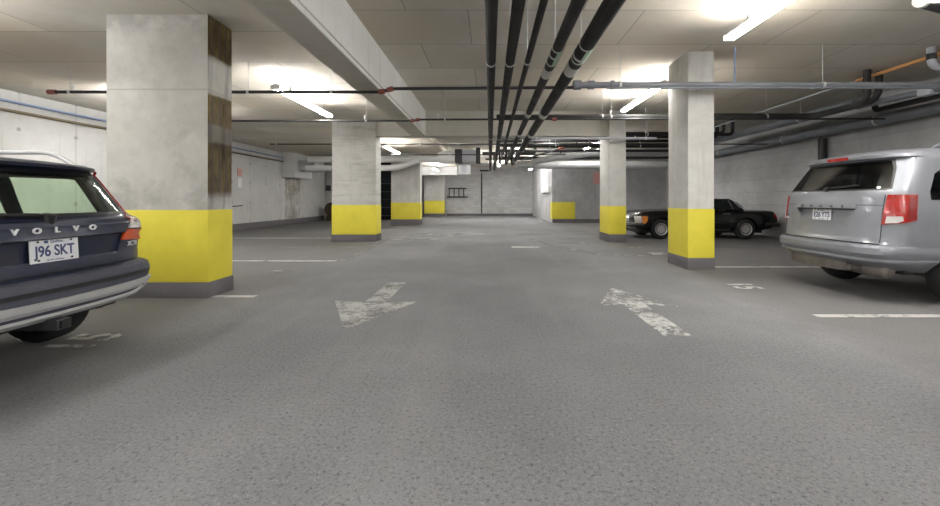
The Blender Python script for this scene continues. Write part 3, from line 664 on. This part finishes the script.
def drop(cs):
    for c in cs:
        me = c.data; bpy.data.objects.remove(c); bpy.data.meshes.remove(me)
def wheel(root, x, y, r, w, rimr, style, side):
    """rim mesh with its tyre as a child; side = +1 when the outside faces local +y"""
    o = empty('wheel', (x, y, r)); o.parent = root
    s = side; t = MB()
    t.lathe([(rimr, -w/2), (rimr+.02, -w/2-.002), (r-.05, -w/2), (r-.012, -w/2+.025), (r, -w/2+.05), (r, w/2-.05), (r-.012, w/2-.025), (r-.05, w/2), (rimr+.02, w/2+.002), (rimr, w/2)], 'rubber', seg=40)
    t.build('tyre', o)
    m = MB(); e = w/2*s
    m.lathe([(rimr+.012, -w/2), (rimr-.01, -w/2+.02), (rimr-.015, 0), (rimr-.01, w/2-.02), (rimr+.012, w/2)], 'alloy', seg=40)
    m.lathe([(.0, e*.62), (.05, e*.66), (.065, e*.55)], 'alloy', seg=20)
    if style == 'spoke':
        for k in range(10):
            a = 2*math.pi*k/10
            m.tube([(.05*math.cos(a), e*.55, .05*math.sin(a)), ((rimr-.005)*math.cos(a), e*.72, (rimr-.005)*math.sin(a))], .017, 'alloy', 6)
        m.lathe([(0, e*.2), (rimr-.02, e*.2)], 'trimblack', seg=30)
    else:       # flat face with a ring of round holes
        m.lathe([(.06, e*.62), (rimr*.55, e*.75), (rimr*.62, e*.72)], 'alloy', seg=40); m.lathe([(rimr*.62, e*.72), (rimr*.86, e*.7)], 'trimblack', seg=40); m.lathe([(rimr*.84, e*.72), (rimr+.005, e*.86)], 'alloy', seg=40)
        for k in range(15):
            a = 2*math.pi*k/15; m.tube([(rimr*.58*math.cos(a), e*.73, rimr*.58*math.sin(a)), (rimr*.88*math.cos(a), e*.73, rimr*.88*math.sin(a))], .011, 'alloy', 6)
    m.build('rim', o)
def seat(root, x, y, z, mat, tall=.62):
    o = MB(); o.box((x-.1, y-.25, z), (x+.45, y+.25, z+.14), mat, .04); o.box((x-.16, y-.24, z+.05), (x+.0, y+.24, z+tall), mat, .05); o.box((x-.16, y-.12, z+tall+.02), (x-.06, y+.12, z+tall+.2), mat, .04)
    o.build('seat', root)
def plate(root, c, xdir, updir, top, main, bottom, label):
    mx = frame_mx(c, xdir, updir)
    m = MB(); bm = bmesh.new(); bmesh.ops.create_cube(bm, size=1)
    for v in bm.verts: v.co = Vector((v.co.x*.305, v.co.y*.152, v.co.z*.006))
    m.addbm(bm, 'plate', mx); p = m.build('number_plate', root, 0); p['label'] = label
    t = MB(); T = lambda x, y: mx @ Matrix.Translation((x, y, .0042))
    text_mb(t, main, .098, 'plateblue', T(0, -.006), .0008, .78, 1.0, .002)
    text_mb(t, top, .026, 'plateblue', T(.012, .057), .0008, 1.0)
    text_mb(t, bottom, .016, 'plateblue', T(0, -.062), .0008, 1.1)
    b = bmesh.new(); bmesh.ops.create_cube(b, size=1)
    for v in b.verts: v.co = Vector((v.co.x*.024-.055, v.co.y*.018+.057, v.co.z*.001))
    t.addbm(b, 'plateblue', T(0, 0)); t.build('lettering', p, 0)
    sb = MB()
    for x in (-.105, .105):
        for y in (-.06, .06):
            sb.tube([mx @ Vector((x, y, .002)), mx @ Vector((x, y, .007))], .007, 'brown', 8)
    sb.build('screw', p); return p

# ---- dark estate car, tail towards the lane on the left
V = Car('estate_car', (-2.79, 2.72, 0), math.pi, [
    (.36, .30, 4.55, .80), (.42, .12, 4.70, .80), (.47, .045, 4.78, .83), (.55, .0, 4.80, .858), (.64, .0, 4.80, .882), (.685, .015, 4.78, .88), (.70, .05, 4.76, .878), (.712, .10, 4.74, .878),
    (.76, .105, 4.70, .885), (.80, .115, 4.66, .895), (.88, .12, 4.55, .91), (.945, .118, 4.40, .905), (.955, .10, 4.36, .90), (1.02, .105, 3.70, .885), (1.05, .13, 3.50, .87), (1.07, .175, 3.45, .855),
    (1.15, .22, 3.32, .825), (1.25, .275, 3.15, .79), (1.35, .33, 2.95, .757), (1.42, .375, 2.80, .73), (1.43, .32, 2.77, .715), (1.452, .315, 2.70, .70), (1.47, .36, 2.6, .66), (1.49, .52, 2.4, .56), (1.502, .8, 2.2, .42), (1.51, 1.1, 1.9, .2)],
    0.42, 3.4, .9, 2.6, 'dark navy estate car parked with its tail to the lane beside the widest pillar')
rv = V.root
bodyz = V.levels_between(.70, 1.51); cladz = V.levels_between(.36, .702)
body = V.stack(bodyz, 'navy').build('body', rv, 33); clad = V.stack(cladz, 'clad').build('bumper', rv, 33); clad['label'] = 'dark grey plastic bumper and sills'
wc = []
for x in (1.04, 3.78):
    for s in (-1, 1):
        wc.append(solid(MB().tube([(x, s*.60, .335), (x, s*1.2, .335)], .385, 'trimblack', 40)))
cab = solid(V.stack(V.levels_between(.80, 1.44), 'seatdark', .055))
# the windows: arc position and height
rw = [(-.68, 1.085), (.68, 1.085), (.705, 1.15), (.675, 1.30), (.635, 1.412), (-.635, 1.412), (-.675, 1.30), (-.705, 1.15)]
def sidewin(C, pts, side): return [(C.q_of_x(x, z, side), z) for x, z in pts]
sw = [[(.56, 1.09), (1.27, 1.08), (1.27, 1.41), (.66, 1.39)], [(1.36, 1.08), (2.02, 1.07), (2.02, 1.40), (1.36, 1.40)], [(2.10, 1.07), (2.98, 1.06), (2.62, 1.39), (2.10, 1.40)]]
def q_front(C, y, z, side):
    h, L = C.arc(z)
    for i in range(len(h)-1, 0, -1):
        if h[i][1] <= abs(y) <= h[i-1][1] : return side*(L[i]-(L[i]-L[i-1])*(abs(y)-h[i][1])/max(1e-9, h[i-1][1]-h[i][1]))
    return side*L[-1]
wins = [('rear_window', rw, 'glassgreen')]
for side in (1, -1):
    for p in sw: wins.append(('side_window', sidewin(V, p, side), 'glassgreen'))
    # half of the windscreen on each side of the centre line, meeting in the middle
    zz = (1.08, 1.42); L0, L1 = V.arc(zz[0])[1][-1], V.arc(zz[1])[1][-1]
    wins.append(('windscreen', [(side*L0, zz[0]), (q_front(V, .62, zz[0], side), zz[0]), (q_front(V, .48, zz[1], side), zz[1]), (side*L1, zz[1])], 'glassgreen'))
cuts = []
for nm, poly, m in wins:
    mb = MB(); V.patch(mb, poly, 'trimblack', .05, -.16); cuts.append(solid(mb))
mb = MB(); V.patch(mb, [(-.50, .80), (.50, .80), (.56, .94), (-.56, .94)], 'navy', .05, -.022); cuts.append(solid(mb))
cut(body, [cab]+cuts+wc); cut(clad, wc); drop(wc+cuts+[cab])
for nm, poly, m in wins: V.part(nm, poly, m, .002, -.004)
# dark border printed round the rear window
def ringpatch(C, name, poly, k, mat, off=.004):
    cx = sum(p[0] for p in poly)/len(poly); cz = sum(p[1] for p in poly)/len(poly)
    inn = [(p[0]+(cx-p[0])*k*.6, p[1]+(cz-p[1])*k*2) for p in poly]; mb = MB(); n = len(poly)
    for i in range(n):
        j = (i+1) % n; C.patch(mb, [poly[i], poly[j], inn[j], inn[i]], mat, off, -.001, .06)
    return mb.build(name, C.root)
ringpatch(V, 'window_border', rw, .07, 'trimblack')
# tail lamps, traced on the far corner and mirrored
def lamp(C, name, pts, mat, off, label=None):
    poly = [C.px(*p) for p in pts]; return C.part(name, poly, mat, off, -.01, None, label, .04, True)
def mirror_poly(C, pts, qa=-2.2, qb=2.2): return [C.px(*p, qa, qb) for p in pts]
V.part('tail_lamp', mirror_poly(V, [(98.5, 173), (108, 188), (119, 204), (124.5, 212), (125, 218), (118.5, 240.5), (138, 239), (139.5, 226), (138, 215), (130, 208.5), (119, 196), (104, 174.5)]), 'lampred', .012, -.012, None, 'tall red tail lamp running up the window edge', .035, True)
V.part('reverse_lens', mirror_poly(V, [(128.5, 217.5), (127, 228), (137.5, 227.5), (137, 216.5)], -.97, 0), 'lampclear', .016, 0, None, 'pale lens in the tail lamp', .035, True)
V.part('indicator_lens', mirror_poly(V, [(125.5, 229), (120.5, 239.8), (136.5, 238.4), (137.5, 228.4)], -.97, 0), 'lamporange', .016, 0, None, 'orange lens at the foot of the tail lamp', .035, True)
# handle strip, plate recess, letters, plate, wiper
V.part('handle_strip', [(-.60, .955), (.60, .955), (.62, 1.045), (-.62, 1.045)], 'navy', .014, -.004, None, None, .05)
V.part('recess_shadow_gap', [(-.66, .942), (.66, .942), (.66, .953), (-.66, .953)], 'trimblack', .006, -.004)
V.part('tailgate_gap', [(-.72, .715), (.72, .715), (.72, .724), (-.72, .724)], 'trimblack', .004, -.004)
for k, ch in enumerate('VOLVO'):
    lat = .238-k*.122; p = V.S(lat, 1.0, .018); mb = MB(); text_mb(mb, ch, .05, 'letterchrome', frame_mx(p, (0, -1, 0), (0, 0, 1)), .004, 1.25, 1, .002); mb.build('chrome_letter', rv, 0)
mb = MB(); p = V.S(-.80, .80, .006); text_mb(mb, 'XC70', .055, 'letterchrome', frame_mx(V.S(-.66, .845, .008), V.S(-.70, .845)-V.S(-.62, .845), (0, 0, 1)), .002, 1, 1); mb.build('badge', rv, 0)
plate(rv, (.118, -.02, .868), (0, -1, 0), (.06, 0, 1), 'Québec', 'J96 SKT', 'Je me souviens', 'white plate reading J96 SKT')
mb = MB(); mb.tube([V.S(.0, 1.06, .03), V.S(.05, 1.075, .035), V.S(.30, 1.10, .02), V.S(.60, 1.105, .018)], .013, 'trimblack', 8); mb.tube([V.S(0, 1.055, -.01), V.S(0, 1.06, .05)], .035, 'trimblack', 12); mb.build('wiper', rv)
# silver guard under the bumper with a long recess
sg = [(-.83, .475), (-.85, .54), (-.78, .572), (0, .56), (.78, .572), (.85, .54), (.83, .475), (.7, .445), (0, .432), (-.7, .445)]
V.part('skid_plate', sg, 'skid', .004, -.03, None, 'silver guard along the foot of the bumper', .05)
si = [(-.66, .487), (-.68, .51), (-.64, .533), (0, .525), (.64, .533), (.68, .51), (.66, .487), (.55, .472), (0, .464), (-.55, .472)]
mb = MB()
for i in range(10):
    j = (i+1) % 10; V.patch(mb, [sg[i], sg[j], si[j], si[i]], 'skid', .022, 0, .05)
mb.build('skid_rim', rv)
V.part('bumper_groove', [(-.85, .605), (.85, .605), (.85, .635), (-.85, .635)], 'trimblack', .003, -.003)
V.part('reflector', [(-1.12, .60), (-1.0, .575), (-.98, .665), (-1.07, .66)], 'lampred', .006, -.004, None, 'red bumper reflector', .04, True)
mb = MB(); mb.box((.0, -.045+.03, .355), (.35, .045+.03, .425), 'darkmetal', .006); mb.box((-.012, -.03+.03, .367), (.02, .03+.03, .413), 'trimblack'); mb.build('tow_hitch', rv)
mb = MB(); mb.tube([(.5, -.75, .34), (1.6, -.7, .36)], .06, 'exhaust', 10); mb.box((.45, -.85, .30), (4.4, .85, .42), 'trimblack', .03); mb.build('underbody', rv)
for s in (-1, 1):
    mb = MB(); mb.tube(fillet([(.55, s*.585, 1.47), (.75, s*.60, 1.585), (2.35, s*.58, 1.585), (2.6, s*.57, 1.47)], .2), .018, 'skid', 10); mb.build('roof_rail', rv)
for x in (1.04, 3.78):
    for s in (-1, 1): wheel(rv, x, s*.80, .335, .225, .225, 'spoke', s)
for y in (-.36, .36): seat(rv, 2.35, y, .62, 'seatdark'); seat(rv, 1.35, y, .66, 'seatdark', .5)
mb = MB()
for s in (-1, 1): mb.box((2.75, s*.92-.0, 1.02), (2.9, s*1.08, 1.15), 'navy', .03)
mb.build('door_mirror', rv)

# ---- silver minivan, tail towards the lane on the right
N_ = Car('minivan', (4.34, 5.50, 0), 0, [(z, a, b, w*.93) for z, a, b, w in [
    (.36, .35, 4.70, .84), (.44, .11, 4.92, .92), (.475, .04, 5.0, .955), (.50, .02, 5.03, .97), (.515, .035, 5.03, .965), (.57, .0, 5.05, .985), (.64, .0, 5.05, .985), (.668, .02, 5.05, .98), (.675, .085, 5.04, .98),
    (.74, .10, 5.0, .985), (.80, .105, 4.97, .985), (.95, .115, 4.85, .985), (1.05, .12, 4.60, .98), (1.10, .125, 4.05, .975), (1.25, .14, 3.80, .955), (1.30, .155, 3.72, .945),
    (1.45, .25, 3.45, .91), (1.60, .34, 3.15, .865), (1.70, .40, 2.95, .835), (1.712, .33, 2.93, .825), (1.75, .32, 2.85, .80), (1.785, .40, 2.75, .75), (1.82, .6, 2.6, .64), (1.84, .9, 2.4, .48), (1.85, 1.2, 2.2, .25)]],
    .42, 3.4, .9, 2.6, 'silver grey minivan parked with its tail to the lane')
rn = N_.root
body = N_.stack(N_.levels_between(.671, 1.85), 'silver').build('body', rn, 33); bump = N_.stack(N_.levels_between(.36, .673), 'silver').build('bumper', rn, 33)
wc = []
for x in (1.08, 4.15):
    for s in (-1, 1): wc.append(solid(MB().tube([(x, s*.62, .345), (x, s*1.3, .345)], .41, 'trimblack', 40)))
cab = solid(N_.stack(N_.levels_between(.80, 1.72), 'seatdark', .055))
rw = [(-.745, 1.315), (.745, 1.315), (.80, 1.33), (.712, 1.58), (.65, 1.685), (-.65, 1.685), (-.712, 1.58), (-.80, 1.33)]
sw = [[(.62, 1.20), (1.62, 1.19), (1.62, 1.61), (.88, 1.60), (.72, 1.5)], [(1.72, 1.18), (2.55, 1.17), (2.45, 1.62), (1.72, 1.62)], [(2.62, 1.17), (3.45, 1.16), (3.02, 1.58), (2.54, 1.62)]]
wins = [('rear_window', rw, 'glassdark')]
for side in (1, -1):
    for p in sw: wins.append(('side_window', sidewin(N_, p, side), 'glassdark'))
    zz = (1.2, 1.66); L0, L1 = N_.arc(zz[0])[1][-1], N_.arc(zz[1])[1][-1]
    wins.append(('windscreen', [(side*L0, zz[0]), (q_front(N_, .70, zz[0], side), zz[0]), (q_front(N_, .58, zz[1], side), zz[1]), (side*L1, zz[1])], 'glassclear'))
cuts = []
for nm, poly, m in wins:
    mb = MB(); N_.patch(mb, poly, 'trimblack', .05, -.16); cuts.append(solid(mb))
mb = MB(); N_.patch(mb, [(-.36, .915), (.36, .915), (.46, 1.085), (-.46, 1.085)], 'silver', .05, -.05); cuts.append(solid(mb))
cut(body, [cab]+cuts+wc); cut(bump, wc); drop(wc+cuts+[cab])
for nm, poly, m in wins: N_.part(nm, poly, m, .002, -.004)
ringpatch(N_, 'window_border', rw, .05, 'trimblack')
# tail lamps: red block wrapping the corner, clear lens at its foot
N_.part('tail_lamp', mirror_poly(N_, [(881.5, 225), (888, 195), (917, 195), (916, 220.5), (905, 223)]), 'lampred', .016, -.012, None, 'red tail lamp on the corner of the van', .04, True)
N_.part('reverse_lens', mirror_poly(N_, [(885.5, 223.3), (887, 216.5), (902.5, 216.5), (903, 221), (897, 223.3)]), 'lampclear', .02, 0, None, 'clear lens at the foot of the tail lamp', .04, True)
N_.part('lens_side_strip', mirror_poly(N_, [(908, 220.5), (909, 196.5), (916, 196.5), (915, 219)]), 'lampdeep', .019, 0, None, 'deep red side of the tail lamp', .04, True)
N_.part('brake_light', [(-.16, 1.722), (.16, 1.722), (.16, 1.75), (-.16, 1.75)], 'lampred', .008, -.004, None, 'slim red brake light in the roof edge')
# tailgate: handle edge, recess, lettering, plate
N_.part('recess_rim', [(-.40, .915), (.40, .915), (.37, .935), (-.37, .935)], 'silver', .014, -.004)
N_.part('recess_shadow_gap', [(-.47, 1.078), (.47, 1.078), (.47, 1.092), (-.47, 1.092)], 'trimblack', .008, -.004)
N_.part('handle_strip', [(-.50, 1.094), (.50, 1.094), (.48, 1.14), (-.48, 1.14)], 'silver', .018, -.004)
N_.part('tailgate_crease', [(-.76, 1.135), (.76, 1.135), (.76, 1.142), (-.76, 1.142)], 'clad', .003, -.004)
for s in (-1, 1): N_.part('tailgate_gap', [(s*.755, .70), (s*.763, .70), (s*.772, 1.26), (s*.764, 1.26)], 'trimblack', .003, -.004)
N_.part('bumper_gap', [(-.76, .676), (.76, .676), (.76, .69), (-.76, .69)], 'trimblack', .005, -.004)
N_.part('step_strip', [(-.55, .655), (.55, .655), (.55, .664), (-.55, .664)], 'silver', .004, -.004)
N_.part('bumper_strip', [(-1.3, .492), (1.3, .492), (1.3, .508), (-1.3, .508)], 'silver', .008, -.004, None, 'bright strip along the bumper')
for k, ch in enumerate('DODGE'):
    p = N_.S(.34-k*.165, 1.117, .022); mb = MB(); text_mb(mb, ch, .04, 'clad', frame_mx(p, (0, -1, 0), (0, 0, 1)), .003, 1.5, 1, .001); mb.build('chrome_letter', rn, 0)
mb = MB(); text_mb(mb, 'Grand', .04, 'clad', frame_mx(N_.S(.70, .985, .006), (0, -1, 0), (0, 0, 1)), .002); text_mb(mb, 'Caravan', .04, 'letterchrome', frame_mx(N_.S(.69, .945, .006), (0, -1, 0), (0, 0, 1)), .002); mb.build('badge', rn, 0)
plate(rn, (.15, .05, 1.008), (0, -1, 0), (.05, 0, 1), 'Québec', 'E26 YTS', 'Je me souviens', 'white plate in the tailgate recess')
mb = MB(); mb.tube([N_.S(-.05, 1.345, .02), N_.S(-.45, 1.37, .015)], .012, 'trimblack', 8); mb.tube([N_.S(-.02, 1.33, -.01), N_.S(-.02, 1.33, .04)], .03, 'trimblack', 10); mb.build('wiper', rn)
# lower valance, exhaust, rear axle
mb = MB(); mb.prism([(.24, -.24), (.16, -.15), (.14, .3), (.20, .68), (.6, .72), (.6, -.24)], .30, .48, 'exhaust'); mb.prism([(.45, -.75), (.45, -.1), (.6, -.1), (.6, -.75)], .33, .48, 'trimblack'); mb.box((.5, -.7, .33), (4.6, .7, .45), 'trimblack', .03); o = mb.build('valance', rn); o['label'] = 'dark plastic valance below the bumper'
mb = MB(); mb.tube(fillet([(.16, -.36, .36), (.32, -.38, .35), (.5, -.45, .35)], .1), .035, 'exhaust', 12); mb.tube([(.36, -.18, .355), (.36, -.22, .355), (.36, -.66, .355), (.36, -.70, .355)], [.03, .085, .085, .04], 'exhaust', 16); mb.tube([(1.08, -.7, .30), (1.08, .7, .30)], .06, 'exhaust', 10); mb.build('exhaust', rn)
for x in (1.08, 4.15):
    for s in (-1, 1): wheel(rn, x, s*.79, .345, .225, .215, 'spoke', s)
for y in (-.42, .42): seat(rn, 2.9, y, .72, 'seatdark', .7); seat(rn, 1.95, y, .72, 'seatdark', .65)
seat(rn, .95, .4, .75, 'seatdark', .55); seat(rn, .95, -.4, .75, 'seatdark', .55)
for s in (-1, 1):
    mb = MB(); mb.tube(fillet([(.95, s*.58, 1.81), (1.05, s*.58, 1.87), (2.4, s*.56, 1.87), (2.55, s*.55, 1.80)], .1), .018, 'silver', 8); mb.build('roof_rail', rn)
mb = MB()
for s in (-1, 1): mb.box((3.35, s*.98, 1.12), (3.5, s*1.15, 1.3), 'silver', .03)
mb.build('door_mirror', rn)

# ---- black convertible, nose to the lane
K = Car('convertible_car', (8.80, 13.36, 0), math.pi, [
    (.20, .75, 3.95, .72), (.26, .45, 4.12, .82), (.34, .20, 4.28, .87), (.44, .05, 4.37, .89), (.56, .0, 4.40, .895), (.66, .02, 4.39, .89), (.76, .05, 4.30, .87), (.82, .07, 4.22, .845), (.85, .10, 4.1, .81), (.865, .16, 3.95, .77), (.875, .25, 3.85, .70), (.90, .62, 3.5, .5), (.915, .9, 3.2, .3)],
    .13, 5, .30, 4.2, 'black convertible with closed canvas roof parked side on behind the slim pillars')
rk = K.root
body = K.stack(K.levels_between(.20, .915), 'blackcar').build('body', rk, 33)
wc = []
for x in (1.0, 3.58):
    for s in (-1, 1): wc.append(solid(MB().tube([(x, s*.6, .31), (x, s*1.2, .31)], .355, 'trimblack', 36)))
cut(body, wc); drop(wc)
H = Car('soft_top', (0, 0, 0), 0, [(.86, .70, 2.80, .78), (.92, .78, 2.72, .755), (1.0, .86, 2.60, .73), (1.10, .97, 2.45, .69), (1.18, 1.06, 2.32, .65), (1.235, 1.14, 2.2, .60), (1.265, 1.25, 2.1, .52), (1.285, 1.4, 2.0, .40), (1.292, 1.55, 1.85, .2)], .35, 3, .3, 3, 'x')
hr = H.root; bpy.data.objects.remove(hr); H.root = rk
top = H.stack(H.levels_between(.86, 1.292), 'canvas').build('soft_top', rk, 33)
cab = solid(H.stack(H.levels_between(.90, 1.24), 'seatdark', .045))
wins = []
for s in (1, -1):
    wins.append(('side_window', [(H.q_of_x(x, z, s), z) for x, z in ((1.33, .93), (2.50, .93), (2.20, 1.17), (1.42, 1.19))], 'glassclear'))
    zz = (.94, 1.19); L0, L1 = H.arc(zz[0])[1][-1], H.arc(zz[1])[1][-1]
    wins.append(('windscreen', [(s*L0, zz[0]), (q_front(H, .60, zz[0], s), zz[0]), (q_front(H, .50, zz[1], s), zz[1]), (s*L1, zz[1])], 'glassclear'))
cuts = []
for nm, poly, m in wins:
    mb = MB(); H.patch(mb, poly, 'trimblack', .05, -.14); cuts.append(solid(mb))
cut(top, [cab]+cuts); drop(cuts+[cab])
for nm, poly, m in wins: H.part(nm, poly, m, .002, -.003)
for s in (1, -1):
    H.part('quarter_window', [(s*.62, .96), (s*.88, .96), (s*.80, 1.12), (s*.66, 1.14)], 'lid', .004, -.003, None, 'pale plastic rear quarter window')
H.part('back_window', [(-.5, .95), (.5, .95), (.42, 1.15), (-.42, 1.15)], 'lid', .004, -.003)
mb = MB()
for s in (1, -1): mb.tube([H.S(H.q_of_x(1.33, .92, s), .92, .01), H.S(H.q_of_x(1.43, 1.19, s), 1.19, .01)], .014, 'chrome', 6)
mb.build('window_frame', rk)
for y in (-.35, .35):
    mb = MB(); mb.box((1.45, y-.25, .80), (1.72, y+.25, 1.04), 'seattan', .05); mb.box((1.46, y-.14, 1.04), (1.58, y+.14, 1.16), 'seattan', .04); mb.build('seat', rk)
mb = MB(); mb.lathe([(.17, -.012), (.185, 0), (.17, .012)], 'trimblack', 'X', (2.2, -.35, .98), 24); mb.build('steering_wheel', rk)
# bumpers, lamps, chrome
for nm, pts, m, lb in (('headlamp', [(634.5, 216.5), (641, 216.5), (641.3, 223), (635, 223.5)], 'lampclear', 'clear headlamp'), ('indicator', [(641.6, 216.5), (647.5, 216.2), (647.3, 221), (645, 224), (641.6, 223.4)], 'amber', 'amber front indicator'), ('fog_lamp', [(631, 225), (635.5, 225), (635.5, 228.3), (631, 228.3)], 'lampclear', None)):
    K.part(nm, mirror_poly(K, pts, 3.6, K.arc(.6)[1][-1]), m, .02, -.012, None, lb, .04, True)
mb = MB(); ring_ = [K.S(q, .47, .06) for q in [-1.25+.1*i for i in range(26)]]; mb.tube(ring_, .055, 'trimblack', 8); o = mb.build('bumper', rk)
Lk = K.arc(.45)[1][-1]
mb = MB(); mb.tube([K.S(Lk-1.0+.04*i, .45, .07) for i in range(25)]+[K.S(-Lk+.04*i, .45, .07) for i in range(1, 26)], .06, 'trimblack', 8); mb.build('bumper', rk)
mb = MB(); mb.tube([K.S(Lk-.85+.04*i, .52, .09) for i in range(21)], .012, 'chrome', 6); mb.build('bumper_chrome', rk)
for s in (1, -1):
    L6 = K.arc(.66)[1][-1]
    K.part('tail_lamp', [(s*.5, .60), (s*.93, .60), (s*.93, .77), (s*.5, .77)], 'lampred', .014, -.01, None, 'red tail lamp')
    K.part('sill_strip', [(K.q_of_x(1.45, .30, s), .285), (K.q_of_x(3.15, .30, s), .285), (K.q_of_x(3.15, .30, s), .30), (K.q_of_x(1.45, .30, s), .30)], 'chrome', .006, -.004)
    K.part('door_handle', [(K.q_of_x(1.48, .77, s), .755), (K.q_of_x(1.72, .77, s), .755), (K.q_of_x(1.72, .77, s), .785), (K.q_of_x(1.48, .77, s), .785)], 'chrome', .02, -.004, None, 'chrome door handle')
    K.part('door_gap', [(K.q_of_x(1.37, .5, s), .34), (K.q_of_x(1.378, .5, s), .34), (K.q_of_x(1.378, .8, s), .83), (K.q_of_x(1.37, .8, s), .83)], 'canvas', .003, -.003)
    K.part('side_moulding', [(K.q_of_x(1.4, .52, s), .505), (K.q_of_x(3.15, .52, s), .505), (K.q_of_x(3.15, .52, s), .53), (K.q_of_x(1.4, .52, s), .53)], 'trimblack', .012, -.004)
L6 = K.arc(.62)[1][-1]
K.part('grille', [(L6-.38, .52), (L6, .52), (L6, .73), (L6-.38, .73)], 'chrome', .012, -.01)
K.part('grille', [(-L6+.38, .52), (-L6, .52), (-L6, .73), (-L6+.38, .73)], 'chrome', .012, -.01)
for x in (1.0, 3.58):
    for s in (-1, 1): wheel(rk, x, s*.77, .31, .205, .19, 'hole', s)
mb = MB(); mb.box((.4, -.7, .18), (4.2, .7, .32), 'trimblack', .03); mb.build('underbody', rk)
